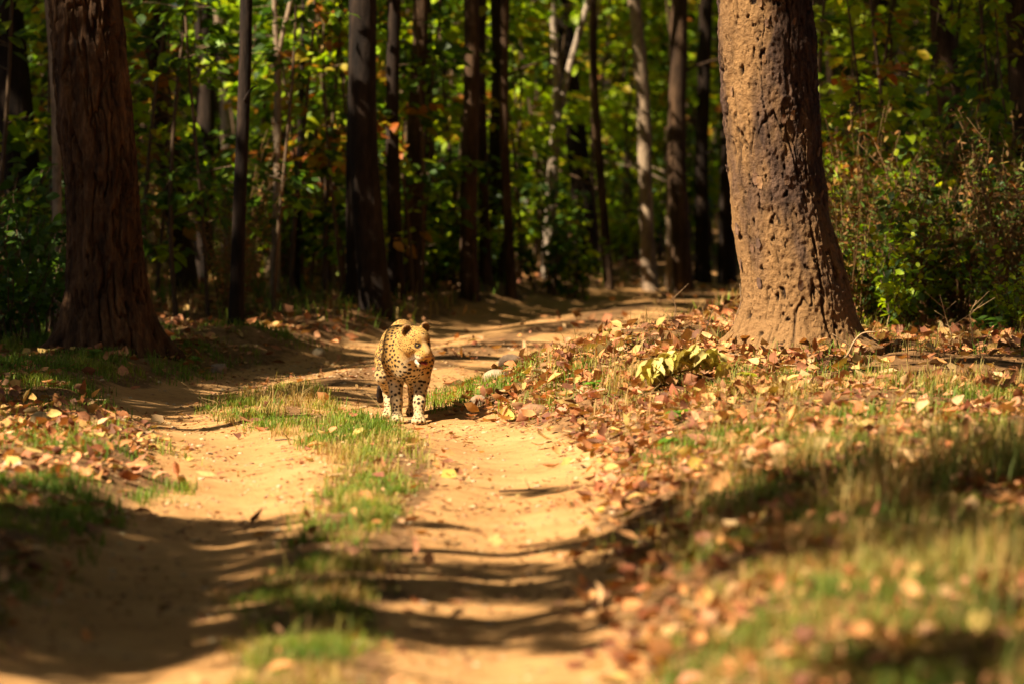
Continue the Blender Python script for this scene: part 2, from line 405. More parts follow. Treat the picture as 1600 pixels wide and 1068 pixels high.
def hashi(*a): return abs(hash(tuple(round(x * 100) for x in a))) % 100000

TREE_L[:] = at1(180, 555)[:2]; TREE_R[:] = at1(1243, 550)[:2]
def bg_tree(name, label, px, Y, w, px_top, m, group='forest trees behind the track', fork=None, bend=0.0, ht=9.5, crown=True, flare=0.35):
    """a forest tree: px where its foot stands, Y its distance, w its width in pixels, px_top where it leaves the frame"""
    X = (px - 800) * Y / FPX; Z = H1(X, Y) - 0.05
    ztop = CAMH + 0.0084 * Y; slope = (px_top - px) * Y / FPX / ztop
    r0 = w / 2 * Y / FPX
    root = thing(name, label, 'tree', (X, Y, Z), 0, group)
    zs = np.linspace(0, ht, 26); sd = hashi(px, Y)
    r_ = random.Random(sd); ph = r_.uniform(0, 6)
    cx = slope * zs + bend * np.sin(zs * 1.3 + ph) * np.minimum(zs, 2) * 0.5 + r0 * 0.5 * np.sin(zs * 0.9 + ph)
    cy = 0.04 * np.sin(zs * 0.8 + ph) * zs * 0.5
    g = Geo()
    if fork:
        k = zs < fork; zz = np.append(zs[k], fork)
        fx = np.interp(fork, zs, cx); fy = np.interp(fork, zs, cy)
        V, Qd, _, _ = trunk_geo(np.stack([np.interp(zz, zs, cx), np.interp(zz, zs, cy), zz], -1), np.linspace(r0 * 1.05, r0 * 0.85, len(zz)), 14, sd, r0 * 0.1, rings=40, flare=flare)
        g.add(V, Qd)
        for sx, rr in ((-0.03, 0.68), (0.17, 0.6)):
            t = np.linspace(0, 1, 12); 
            P = np.stack([fx + sx * t * (ht - fork) * (0.8 + 0.3 * np.sin(t * 5)) * np.where(t < .4, 1.5, 1.0), fy + t * 0, fork - 0.06 + t * (ht - fork)], -1)
            V, Qd, T = tube(P, np.linspace(r0 * rr, r0 * 0.3, 12), 10); g.add(V, Qd, T)
    else:
        V, Qd, _, _ = trunk_geo(np.stack([cx, cy, zs], -1), np.linspace(r0 * 1.03, r0 * 0.62, 26), 16, sd, r0 * 0.09, flare=flare, lobes=r_.choice([0, 3, 4]), lob_ph=ph, flare_h=0.3, rings=60)
        g.add(V, Qd)
        limbs(g, (cx[-1], cy[-1], ht), 5, 2.2, r0 * 0.5, sd)
        for kk in range(r_.choice([0, 1, 1, 2])):              # dead stubs and thin low twigs
            z0 = r_.uniform(1.0, 3.2); a = r_.uniform(0, 6.28); ln = r_.uniform(0.25, 0.9)
            t = np.linspace(0, 1, 5)[:, None]; b = np.array([np.interp(z0, zs, cx), np.interp(z0, zs, cy), z0])
            V, Qd, T = tube(b + t * ln * np.array([math.cos(a), math.sin(a), 0.6]) - np.array([0, 0, 0.3]) * t * t * ln, np.linspace(0.016, 0.005, 5), 5); g.add(V, Qd, T)
    obj('trunk', g.mesh('trunk', m), root)
    if crown:
        c = obj('crown', (CROWNS if r_.random() < want_shade(X + cx[-1], Y) else THIN)[sd % 3], root); c.location = (cx[-1], cy[-1], ht + 1.0); c.rotation_euler = (0, 0, ph)
    return root

# --- the two big trees
def big_right():
    X, Y = TREE_R; Z = H1(X, Y)
    root = thing('tree', 'big thick tree by the track with ochre mud-caked pitted bark', 'tree', (X, Y, Z), 0, 'large trees beside the track')
    zs = np.linspace(-0.25, 11, 460); k = FPX / Y
    # centre and width from the photograph
    py = np.array([545, 500, 450, 350, 250, 100, 0, -400, -1800]); zc = (545 - py) / k
    cxp = np.array([1243, 1247, 1243, 1221, 1211, 1200, 1194, 1180, 1160]); wd = np.array([186, 172, 164, 152, 148, 146, 142, 132, 95])
    cx = np.interp(zs, zc, (cxp - cxp[0]) / k); rr = np.interp(zs, zc, wd / 2 / k)
    for _ in range(25): cx[1:-1] = (cx[:-2] + cx[1:-1] * 2 + cx[2:]) / 4; rr[1:-1] = (rr[:-2] + rr[1:-1] * 2 + rr[2:]) / 4
    zr = np.concatenate([np.linspace(-0.25, 3.3, 420), np.linspace(3.35, 11, 60)])
    pts = np.stack([np.interp(zr, zs, cx), np.zeros_like(zr), zr], -1); rad = np.interp(zr, zs, rr)
    seg = 320; th = np.arange(seg) * 2 * math.pi / seg; n = len(zr)
    fl = np.exp(-np.maximum(zr, 0) / 0.11)[:, None] * (0.32 + 0.16 * np.cos(4 * th + 0.6))[None]
    r = rad[:, None] * (1 + fl)
    q = np.stack([np.cos(th)[None] * 0.38 * np.ones((n, 1)), np.sin(th)[None] * 0.38 * np.ones((n, 1)), zr[:, None] * np.ones((1, seg))], -1).reshape(-1, 3)
    r += ((fbm(q * np.array([3.5, 3.5, 1.5]), 61, 4) - 0.5) * 0.045).reshape(n, seg)
    r += ((fbm(q * np.array([16, 16, 11]), 62, 4) - 0.5) * 0.026).reshape(n, seg)
    r += ((fbm(q * np.array([42, 42, 34]), 69, 3) - 0.5) * 0.022).reshape(n, seg)
    fis = np.abs(fbm(q * np.array([9, 9, 0.9]) + (fbm(q * 5, 66, 2) * 0.5)[:, None], 63, 3) - 0.5)
    fis = np.clip(1 - fis / 0.018, 0, 1)
    pn = fbm(q * np.array([17, 17, 8]), 64, 3); pit = S(0.70, 0.75, pn)
    pn2 = fbm(q * np.array([38, 38, 20]), 67, 3); pit = np.maximum(pit, S(0.71, 0.75, pn2) * 0.9)
    zq = q[:, 2]
    plate = S(0.47, 0.53, fbm(q * np.array([5, 5, 1.6]), 68, 4)) * S(0.9, 1.6, zq)
    r += (plate * 0.014).reshape(n, seg)
    r -= (0.022 * fis + 0.024 * pit).reshape(n, seg)
    mud = np.clip(S(0.34, 0.66, fbm(q * np.array([4.5, 4.5, 2.0]), 65, 5) + 0.26 * S(1.5, 0.35, zq) - 0.10 + 0.12 * S(0.1, -0.3, q[:, 0])) - 0.25 * plate, 0, 1)
    V = np.stack([pts[:, 0:1] + r * np.cos(th)[None], r * np.sin(th)[None], zr[:, None] * np.ones((1, seg))], -1).reshape(-1, 3)
    i = np.arange(n - 1)[:, None] * seg; j = np.arange(seg)[None]; kk = (j + 1) % seg
    Qd = np.stack([i + j, i + kk, i + seg + kk, i + seg + j], -1).reshape(-1, 4)
    obj('trunk', mesh_np('trunk', V, Qd, None, M_BARK_R, attrs={'mud': mud, 'pit': np.maximum(pit, fis * 0.85)}), root)
    # curling flakes of loose bark, dark hollow ones high up
    def surf(t, z):
        a = int(np.argmin(np.abs(zr - z))); b = int((t % (2 * math.pi)) / (2 * math.pi) * seg) % seg
        return V[a * seg + b], np.array([math.cos(t), math.sin(t), 0])
    for q_ in range(34):
        t = random.uniform(math.pi * 1.02, math.pi * 1.9); z = random.uniform(0.35, 2.75); P, nv = surf(t, z)
        s = random.uniform(0.022, 0.05)
        tang = np.array([-nv[1], nv[0], 0]); up = np.array([0, 0, 1.0]); vs = []
        for a_ in (-0.5, -0.1, 0.3, 0.5):
            for b_ in (-0.5, 0, 0.5):
                vs.append(P + tang * b_ * s * (1.1 - abs(a_)) * random.uniform(.8, 1.1) + up * a_ * s * 1.7 + nv * (0.004 + 0.3 * s * (a_ + 0.5) ** 2 + random.uniform(0, .008)))
        vs = np.array(vs); g = Geo()
        qd = [[a_ * 3 + b_, a_ * 3 + b_ + 1, a_ * 3 + b_ + 4, a_ * 3 + b_ + 3] for a_ in range(3) for b_ in range(2)]
        g.add(vs, qd); bk = vs - nv * 0.008; g.add(bk, [x[::-1] for x in qd])
        g.C = [np.full((24, 3), 0.0) + np.array(random.choice([(0.20, 0.105, 0.055), (0.30, 0.16, 0.07), (0.13, 0.07, 0.042)]))]
        me = g.mesh('bark_flake', M_STONE); obj('bark_flake', me, root)
    g = Geo(); limbs(g, (pts[-1, 0], 0, 11), 6, 3.5, 0.18, 5); obj('limb', g.mesh('limb', M_BARK_B), root)
    for k_, (dx, dy, dz) in enumerate([(0, 0, 13), (2, 1.2, 12), (-1.2, 1.8, 12.5), (0.6, -1.5, 12)]):
        c = obj('crown', CROWNS[k_ % 3], root); c.location = (pts[-1, 0] + dx, dy, dz); c.rotation_euler = (0, 0, k_)
    return root
BIG_R = big_right()

def big_left():
    X, Y = TREE_L; Z = H1(X, Y)
    root = thing('tree', 'big dark tree with rough ridged bark and splayed root at its foot', 'tree', (X, Y, Z), 0, 'large trees beside the track')
    k = FPX / Y
    py = np.array([575, 540, 480, 400, 300, 200, 100, 0, -500, -1800]); zc = (570 - py) / k
    cxp = np.array([180, 177, 170, 163, 160, 150, 140, 132, 120, 100]); wd = np.array([150, 142, 128, 122, 120, 118, 114, 112, 104, 80])
    zr = np.concatenate([np.linspace(-0.25, 3.3, 330), np.linspace(3.35, 11, 60)]); n = len(zr)
    cx = np.interp(zr, zc, (cxp - 180) / k); rad = np.interp(zr, zc, wd / 2 / k)
    for _ in range(25): cx[1:-1] = (cx[:-2] + cx[1:-1] * 2 + cx[2:]) / 4
    seg = 260; th = np.arange(seg) * 2 * math.pi / seg
    def lobe(a, wdt): 
        d = np.angle(np.exp(1j * (th - a))); return np.exp(-(d / wdt) ** 2)
    fl = np.exp(-np.maximum(zr, 0) / 0.2)[:, None] * (0.10 + 0.65 * lobe(R(192), 0.35) + 0.45 * lobe(R(18), 0.3) + 0.0 * lobe(R(-80), 0.3) + 0.5 * lobe(R(90), 0.5))[None]
    r = rad[:, None] * (1 + fl)
    q = np.stack([np.cos(th)[None] * 0.28 * np.ones((n, 1)), np.sin(th)[None] * 0.28 * np.ones((n, 1)), zr[:, None] * np.ones((1, seg))], -1).reshape(-1, 3)
    r += ((fbm(q * np.array([4, 4, 1]), 71, 4) - 0.5) * 0.07).reshape(n, seg)
    rid = np.abs(fbm(q * np.array([15, 15, 2.6]) + (fbm(q * 6, 76, 2) * 0.6)[:, None], 73, 3) - 0.5)
    r -= (0.045 * np.clip(1 - rid / 0.06, 0, 1)).reshape(n, seg)
    r += ((fbm(q * np.array([26, 26, 16]), 74, 3) - 0.5) * 0.035).reshape(n, seg)
    V = np.stack([cx[:, None] + r * np.cos(th)[None], r * np.sin(th)[None], zr[:, None] * np.ones((1, seg))], -1).reshape(-1, 3)
    i = np.arange(n - 1)[:, None] * seg; j = np.arange(seg)[None]; kk = (j + 1) % seg
    Qd = np.stack([i + j, i + kk, i + seg + kk, i + seg + j], -1).reshape(-1, 4)
    obj('trunk', mesh_np('trunk', V, Qd, None, M_BARK_L), root)
    g = Geo(); limbs(g, (cx[-1], 0, 11), 6, 3.2, 0.16, 8); obj('limb', g.mesh('limb', M_BARK_B), root)
    for k_, (dx, dy, dz) in enumerate([(0, 0, 13), (1.8, 1.2, 12), (-1.2, 1.8, 12.5), (0.6, -1.5, 12.5)]):
        c = obj('crown', CROWNS[k_ % 3], root); c.location = (cx[-1] + dx, dy, dz); c.rotation_euler = (0, 0, k_ + 1)
    return root
BIG_L = big_left()

# --- trees one can tell apart behind the track (foot px, distance, width px, px where it leaves the top)
D_, B_, P_ = M_BARK_D, M_BARK_B, M_BARK_P
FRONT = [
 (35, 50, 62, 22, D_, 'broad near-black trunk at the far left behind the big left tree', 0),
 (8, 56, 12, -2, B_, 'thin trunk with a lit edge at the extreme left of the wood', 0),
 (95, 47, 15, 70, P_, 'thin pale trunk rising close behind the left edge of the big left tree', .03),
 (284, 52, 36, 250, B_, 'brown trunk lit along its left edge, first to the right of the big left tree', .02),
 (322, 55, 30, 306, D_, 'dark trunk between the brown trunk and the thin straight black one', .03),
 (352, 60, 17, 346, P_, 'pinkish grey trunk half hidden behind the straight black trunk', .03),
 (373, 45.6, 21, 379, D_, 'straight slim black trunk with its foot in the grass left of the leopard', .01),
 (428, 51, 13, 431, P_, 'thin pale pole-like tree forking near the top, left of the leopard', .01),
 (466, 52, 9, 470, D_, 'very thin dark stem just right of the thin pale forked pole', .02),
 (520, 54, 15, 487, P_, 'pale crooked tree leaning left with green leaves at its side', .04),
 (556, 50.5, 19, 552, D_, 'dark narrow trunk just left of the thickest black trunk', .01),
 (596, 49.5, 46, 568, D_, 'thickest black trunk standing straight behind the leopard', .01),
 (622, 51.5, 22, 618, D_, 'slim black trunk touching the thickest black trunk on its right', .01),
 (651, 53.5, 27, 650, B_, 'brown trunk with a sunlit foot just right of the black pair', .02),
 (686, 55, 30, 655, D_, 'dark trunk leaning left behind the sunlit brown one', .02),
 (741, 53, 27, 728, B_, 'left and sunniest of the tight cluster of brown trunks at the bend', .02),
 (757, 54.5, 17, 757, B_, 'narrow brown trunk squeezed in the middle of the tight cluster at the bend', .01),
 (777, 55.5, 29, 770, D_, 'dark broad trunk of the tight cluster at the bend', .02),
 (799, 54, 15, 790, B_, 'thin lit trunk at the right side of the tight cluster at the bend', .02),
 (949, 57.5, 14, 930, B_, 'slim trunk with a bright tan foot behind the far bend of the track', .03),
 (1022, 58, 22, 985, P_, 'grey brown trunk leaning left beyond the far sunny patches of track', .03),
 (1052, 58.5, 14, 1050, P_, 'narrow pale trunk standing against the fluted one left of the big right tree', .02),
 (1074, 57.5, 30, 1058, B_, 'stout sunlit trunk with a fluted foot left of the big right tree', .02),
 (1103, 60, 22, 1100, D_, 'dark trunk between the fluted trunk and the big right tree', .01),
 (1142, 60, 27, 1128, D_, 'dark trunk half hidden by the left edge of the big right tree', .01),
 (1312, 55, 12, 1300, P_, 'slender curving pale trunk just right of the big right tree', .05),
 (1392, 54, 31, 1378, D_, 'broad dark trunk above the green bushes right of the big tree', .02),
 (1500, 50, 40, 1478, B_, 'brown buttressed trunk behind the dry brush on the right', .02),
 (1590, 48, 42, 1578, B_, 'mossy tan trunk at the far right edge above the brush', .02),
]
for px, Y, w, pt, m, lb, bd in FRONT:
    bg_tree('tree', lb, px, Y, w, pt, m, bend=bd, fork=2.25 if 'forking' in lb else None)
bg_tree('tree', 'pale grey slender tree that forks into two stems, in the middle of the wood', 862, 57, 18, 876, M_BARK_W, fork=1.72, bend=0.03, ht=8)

SHORT = ['broad black far left trunk', 'thin leftmost trunk', 'big left tree', 'first brown left trunk', 'second dark left trunk', 'pinkish grey trunk', 'straight slim black trunk', 'thin pale forked pole', 'very thin dark stem', 'pale crooked tree',
 'dark narrow trunk', 'thickest black trunk', 'slim black trunk of the pair', 'sunlit footed brown trunk', 'dark leaning trunk', 'sunniest cluster trunk', 'narrow cluster trunk', 'broad cluster trunk', 'rightmost cluster trunk', 'slim tan footed trunk', 'grey brown leaning trunk',
 'narrow pale trunk', 'fluted sunlit trunk', 'last dark trunk', 'big right tree', 'slender curving pale trunk', 'broad dark right hand trunk', 'brown buttressed trunk', 'mossy tan trunk']
def near_front(x, y):
    px = 800 + x * FPX / y; P = [p[0] for p in FRONT] + [862]; k = int(np.argmin([abs(px - q) for q in P]))
    nm = (SHORT + ['pale tree with two stems'])[k]; return ('left of the ' if px < P[k] else 'right of the ') + nm
def depth_word(y, a, b): return 'near ' if y < a else 'far ' if y > b else ''
# --- further trunks nobody could tell apart
front_xy = [((p[0] - 800) * p[1] / FPX, p[1]) for p in FRONT]
def copy_tree(src, x, y, rz, sc, lb=None):
    return dup(src, (x, y, H1(x, y) - 0.05), rz, lb, sc)
PROTO = []
FARK = ['thick dark', 'brown', 'broad black', 'thin pale', 'thin dark', 'stout brown']
def far_lb(k, x, y): return f'{depth_word(y, 72, 92)}{FARK[k]} trunk deep in wood {near_front(x, y)}'
FAR_LB = 'slender trunk deep in the shaded wood behind the front row of trees'
cells = []
yy = 59.0
while yy < 112:
    x0, x1 = -0.09 * yy - 2.0, 0.09 * yy + 1.5
    xx = x0
    while xx < x1:
        cells.append((xx + random.uniform(-1.2, 1.2), yy + random.uniform(-1.2, 1.2))); xx += 2.9
    yy += 3.3
for x, y in cells:
    if abs(track_d([x], [y])[0]) < 1.7: continue
    if any((x - a) ** 2 + (y - b) ** 2 < 0.6 for a, b in front_xy): continue
    if len(PROTO) < 6:
        m = (D_, B_, D_, P_, D_, B_)[len(PROTO)]; w = (24, 20, 34, 11, 15, 27)[len(PROTO)]
        t = bg_tree('tree', far_lb(len(PROTO), x, y), 800 + x * FPX / y, y, w * 60 / y, 800 + x * FPX / y + random.uniform(-25, 25), m, group='distant forest trunks', bend=0.02)
        PROTO.append(t)
    else:
        src = random.choice(PROTO); t_ = copy_tree(src, x, y, random.uniform(0, 6.28), random.uniform(0.85, 1.2), far_lb(PROTO.index(src), x, y))
        for c_ in t_.children:
            if c_.name.startswith('crown'): c_.data = (CROWNS if random.random() < want_shade(x, y) else THIN)[random.randrange(3)]

# ------------------------------------------------------------------ unseen trees left of the frame, leaf clumps placed to shade the track
BOXES = [  # stretches of ground that lie in leaf shade (as corners in the photograph) and leaf clumps per square metre placed to shade them
 (-80, 805, 300, 1035, 26), (300, 830, 470, 900, 12), (300, 905, 470, 1020, 12), (-100, 760, 170, 830, 10), (420, 870, 560, 1000, 6), (150, 790, 420, 830, 5),
 (960, 778, 1250, 895, 7), (1180, 745, 1750, 900, 7), (1500, 690, 1750, 760, 6), (1250, 1010, 1500, 1080, 5), (1500, 940, 1750, 1090, 6), (880, 840, 1000, 960, 8),
 (560, 880, 940, 897, 44), (560, 916, 940, 937, 44), (560, 972, 940, 993, 44), (620, 1002, 940, 1014, 40), (580, 814, 700, 824, 30), (700, 765, 880, 769, 40),
 (-80, 575, 330, 650, 12), (100, 606, 400, 640, 7), (-100, 500, 400, 590, 12), (-200, 486, 240, 520, 9), (200, 556, 560, 582, 14), (230, 578, 540, 604, 5),
 (440, 592, 590, 626, 5), (690, 575, 780, 606, 4), (1440, 498, 1750, 545, 7), (1300, 500, 1500, 520, 3), (640, 500, 860, 535, 4), (420, 490, 600, 560, 6), (1010, 528, 1230, 552, 6), (860, 556, 1010, 572, 4), (1560, 520, 1900, 560, 1.5),
]
clC, clR = [], []
for (a, b, c, d, dn) in BOXES:
    X, Y, Z = at([a, c, a, c], [b, b, d, d])
    area = abs((X[1] - X[0]) + (X[3] - X[2])) / 2 * abs(Y[0] - Y[2]); n = max(3, int(area * dn))
    px = rng.uniform(a, c, n); py = 75 + 1 / rng.uniform(1 / (d - 75), 1 / (b - 75), n)
    X, Y, Z = at(px, py); thin_ = d - b < 26; hgt = rng.uniform(7.0, 8.5, n) if thin_ else rng.uniform(7.5, 12.5, n); clR.append(np.full(n, .07) if thin_ else rng.uniform(.12, .26, n))
    t = (hgt - Z) / SDIR[2]
    clC.append(np.stack([X, Y, Z], -1) + t[:, None] * SDIR[None])
clC = np.concatenate(clC); clR = np.concatenate(clR)
SH2 = SDIR[:2] / np.linalg.norm(SDIR[:2])
def caster(px, py, dist, r):      # foot of the tree whose trunk throws its shadow over this spot of ground
    x, y, _ = at1(px, py); return (x + SH2[0] * dist, y + SH2[1] * dist, r)
SHADE = [caster(740, 888, 9.2, .07), caster(740, 926, 9.6, .09), caster(740, 983, 8.8, .09), caster(740, 1008, 9.9, .06), caster(150, 880, 4.5, .16), caster(150, 940, 5.5, .28), caster(150, 1000, 6.5, .3), caster(1265, 548, 11, .15), caster(300, 525, 7, .2), caster(300, 505, 9, .25)]
own = np.argmin(((clC[:, None, 0] - np.array([s[0] for s in SHADE])[None]) ** 2 + (clC[:, None, 1] - np.array([s[1] for s in SHADE])[None]) ** 2), axis=1)
SHADE_LB = ['straight trunk in the roadside row whose crown shades the near track', 'second straight trunk in the roadside row beside the near track', 'thickest trunk of the roadside row beside the near track', 'slim trunk nearest the camera in the roadside row',
            'slim trunk close to the left bank of the near track', 'thick trunk close to the left bank of the near track', 'thickest trunk set back from the left bank of the near track', 'slim tree whose shade falls on the big right tree', 'trunk left of the big left tree outside the wood', 'stout trunk farther left of the big left tree']
for k, (x, y, r0) in enumerate(SHADE):
    z = H1(x, y) - 0.05
    root = thing('tree', SHADE_LB[k], 'tree', (x, y, z), 0, 'trees along the left of the track')
    g = Geo(); zs = np.linspace(0, 12.5, 30); ph = k * 1.3
    P = np.stack([0.12 * np.sin(zs * 0.5 + ph) - 0.12 * math.sin(ph), 0.1 * np.sin(zs * 0.4 + ph) - 0.1 * math.sin(ph), zs], -1)
    V, Qd, _, _ = trunk_geo(P, np.linspace(r0, r0 * 0.5, 30), 16, 300 + k, r0 * 0.08, flare=0.4); g.add(V, Qd)
    mine = clC[own == k] - np.array([x, y, z])
    for c in mine[::12]:                       # boughs from the trunk out to the leaf clumps
        b = np.array([np.interp(c[2] - 1.5, zs, P[:, 0]), np.interp(c[2] - 1.5, zs, P[:, 1]), min(c[2] - 1.5, 12)]); t = np.linspace(0, 1, 6)[:, None]
        land = (b + (c - b) * t + np.array([x, y, z])); land = land - SDIR[None] * (land[:, 2:3] / SDIR[2])
        if ((land[:, 1] > 27.5) & (land[:, 1] < 42) & (np.abs(land[:, 0] - .5) < 4)).any(): continue
        V, Qd, T = tube(b + (c - b) * t + np.array([0, 0, 0.5]) * np.sin(t * 3.14), np.linspace(0.03, 0.008, 6), 4); g.add(V, Qd, T)
    obj('trunk', g.mesh('trunk', M_BARK_B), root)
    if len(mine):
        g = Geo(); V, Qd, Cc = clump_leaves(mine, 18, clR[own == k], np.repeat(np.where(clR[own == k] < .1, .11, .20), 18), GREEN_DK, True); g.add(V, Qd, None, Cc)
        obj('crown', g.mesh('crown', M_LEAF), root)  # crown shaped from the clumps placed for shade

# unseen wood around the camera, leaf cover added only to close the sky; its shade falls outside the picture except behind the track
gw, gt = Geo(), Geo()
spots = []
for y0 in np.arange(-14, 140, 3.6):
    for x0 in np.arange(-26, 22, 3.6):
        x, y = x0 + random.uniform(-1.3, 1.3), y0 + random.uniform(-1.3, 1.3)
        inside = abs(x) < 0.09 * y + 1.2 and y > 0
        lx, ly = x - SDIR[0] / SDIR[2] * 10.5, y - SDIR[1] / SDIR[2] * 10.5      # where the crown's shade falls
        shades_view = abs(lx) < 0.09 * ly + 2.6 and 16 < ly < 47.5
        tx, ty = x - SH2[0] * 9, y - SH2[1] * 9
        if inside and 44 < y < 76: continue
        if y > 60 and abs(x) > 0.09 * y + 11: continue
        cx_, cy_ = x, y
        if shades_view and x < -1: continue
        if not inside and x < -1 and any(abs(x - SH2[0] * q) < 0.09 * (y - SH2[1] * q) and 17 < y - SH2[1] * q < 45.5 for q in (3, 5, 7, 9, 11)): trunk = False
        else: trunk = not inside
        if x * x + y * y < 9 or (abs(x) < 0.12 * y + 5.5 and -2 < y < 70): trunk = False
        far_view = abs(lx) < 0.09 * ly + 3 and ly >= 47.5
        if far_view and random.random() > want_shade(x, y, 11.5): continue
        spots.append((x, y, trunk))
        if not far_view or lx / ly < -0.043: spots.append((x + random.uniform(-1.5, 1.5), y + random.uniform(-1.2, 1.2), False))
for x, y, tr_ in spots:
    if tr_:
        z = H1(x, y); V, Qd, T = tube([(x, y, z - .1), (x + .1, y, z + 3), (x, y + .1, z + 6), (x + .1, y, z + 10.5)], [.2, .17, .15, .1], 8); gt.add(V, Qd, T)
    d = rng.normal(0, 1, (34, 3)); d /= np.linalg.norm(d, axis=1)[:, None]
    Cn = d * rng.uniform(0.2, 1, (34, 1)) ** .6 * np.array([2.3, 2.3, 1.3]) + np.array([x, y, 11.5])
    V, Qd, Cc = clump_leaves(Cn, 11, 0.45, 0.48, GREEN_DK, True); gw.add(V, Qd, None, Cc)
obj('added_canopy', gw.mesh('added_canopy', M_LEAF), kind='stuff'); obj('outer_trunks', gt.mesh('outer_trunks', M_BARK_B), kind='stuff')

# ------------------------------------------------------------------ undergrowth
def bush_protos(kind, n):
    out = []
    for v in range(n):
        gs, gl = Geo(), Geo()
        ns = {'leafy': 13, 'dry': 22, 'sapling': 1, 'fern': 16}[kind]
        for s in range(ns):
            a = random.uniform(0, 6.28); sp = random.uniform(0.05, 0.45)
            if kind == 'sapling':
                hgt = random.uniform(3.2, 4.4); t = np.linspace(0, 1, 9)
                P = np.stack([0.12 * np.sin(t * 4 + v) , 0.12 * np.cos(t * 3 + v) - .12, t * hgt], -1); r = np.linspace(0.022, 0.006, 9)
            else:
                hgt = {'leafy': random.uniform(0.45, 1.15), 'dry': random.uniform(0.6, 1.7), 'fern': random.uniform(.25, .5)}[kind]; t = np.linspace(0, 1, 7)
                P = np.stack([math.cos(a) * sp * (t * 0.5 + t * t * 0.9) * hgt + math.cos(a) * 0.08, math.sin(a) * sp * (t * 0.5 + t * t * 0.9) * hgt + math.sin(a) * 0.08, t * hgt], -1)
                P += rng.normal(0, 0.015, P.shape); r = np.linspace(0.007, 0.002, 7)
            stem_c = (0.10, 0.06, 0.03) if kind != 'dry' else (0.16, 0.085, 0.03)
            V, Qd, T = tube(P, r, 4); gs.add(V, Qd, T, stem_c)
            if kind == 'sapling':
                nb = 22
                for b in range(nb):
                    tb = random.uniform(0.1, 0.98); o = np.array([np.interp(tb, t, P[:, k]) for k in range(3)]); aa = random.uniform(0, 6.28); ln = random.uniform(0.25, 0.75) * (1.15 - tb * 0.5)
                    tt = np.linspace(0, 1, 5)[:, None]
                    B = o + tt * ln * np.array([math.cos(aa), math.sin(aa), 0.35]) - np.array([0, 0, 0.25]) * tt * tt * ln
                    V, Qd, T = tube(B, np.linspace(0.007, 0.002, 5), 3); gs.add(V, Qd, T, stem_c)
                    m = random.randint(6, 13); f = rng.uniform(0.3, 1.02, m)[:, None]
                    LP = o + f * ln * np.array([math.cos(aa), math.sin(aa), 0.35]) - np.array([0, 0, 0.25]) * f * f * ln + rng.normal(0, 0.05, (m, 3))
                    pal = {0: GREEN_LT, 1: GREEN_LT + [AUTUMN[2]], 2: GREEN_DK + [GREEN_LT[2]], 3: AUTUMN + GREEN_LT[:1], 4: GREEN_DK + GREEN_LT}[v % 5]
                    L = rng.uniform(0.10, 0.17, m)
                    V, Qd, C = leaves(LP, L, L * 0.62, aa + rng.normal(0, 0.8, m), rng.uniform(0.0, 0.9, m), rng.normal(0, 0.5, m), rng.uniform(-.3, .1, m), rng.uniform(0, .4, m), pick(pal, m), nu=3); gl.add(V, Qd, None, C)
            else:
                m = {'leafy': 26, 'dry': 30, 'fern': 9}[kind]
                f = rng.uniform(0.2, 1.0, m); LP = np.stack([np.interp(f, t, P[:, k]) for k in range(3)], -1) + rng.normal(0, 0.03, (m, 3))
                pal = {'leafy': [GREEN_DK + GREEN_LT, GREEN_LT + [(0.10, 0.17, 0.06)], GREEN_DK][v % 3], 'fern': GREEN_LT + GREEN_DK,
                       'dry': [[(0.20, 0.095, 0.02), (0.13, 0.06, 0.015), (0.26, 0.14, 0.025), (0.10, 0.12, 0.015)], [(0.24, 0.10, 0.02), (0.13, 0.12, 0.015), (0.08, 0.13, 0.012)]][v % 2]}[kind]
                L = rng.uniform(0.06, 0.11, m) * (0.75 if kind == 'dry' else 1.0)
                V, Qd, C = leaves(LP, L, L * (0.6 if kind != 'dry' else 0.35), rng.uniform(0, 6.28, m), rng.uniform(-0.3, 1.0, m), rng.normal(0, 0.6, m), rng.uniform(-.3, .2, m), rng.uniform(0, .5, m), pick(pal, m), nu=3); gl.add(V, Qd, None, C)
        out.append((gs.mesh('stems', M_STEM), gl.mesh('foliage', M_LEAF if kind != 'dry' else M_DRY)))
    return out
BUSH = {k: bush_protos(k, n) for k, n in (('leafy', 3), ('dry', 4), ('sapling', 5), ('fern', 2))}
def plant(name, kind, v, x, y, lb, cat, group, sc=1.0):
    root = thing(name, lb, cat, (x, y, H1(x, y) - 0.02), random.uniform(0, 6.28), group, sc)
    a, b = BUSH[kind][v % len(BUSH[kind])]
    obj('stems', a, root); obj('foliage', b, root); return root
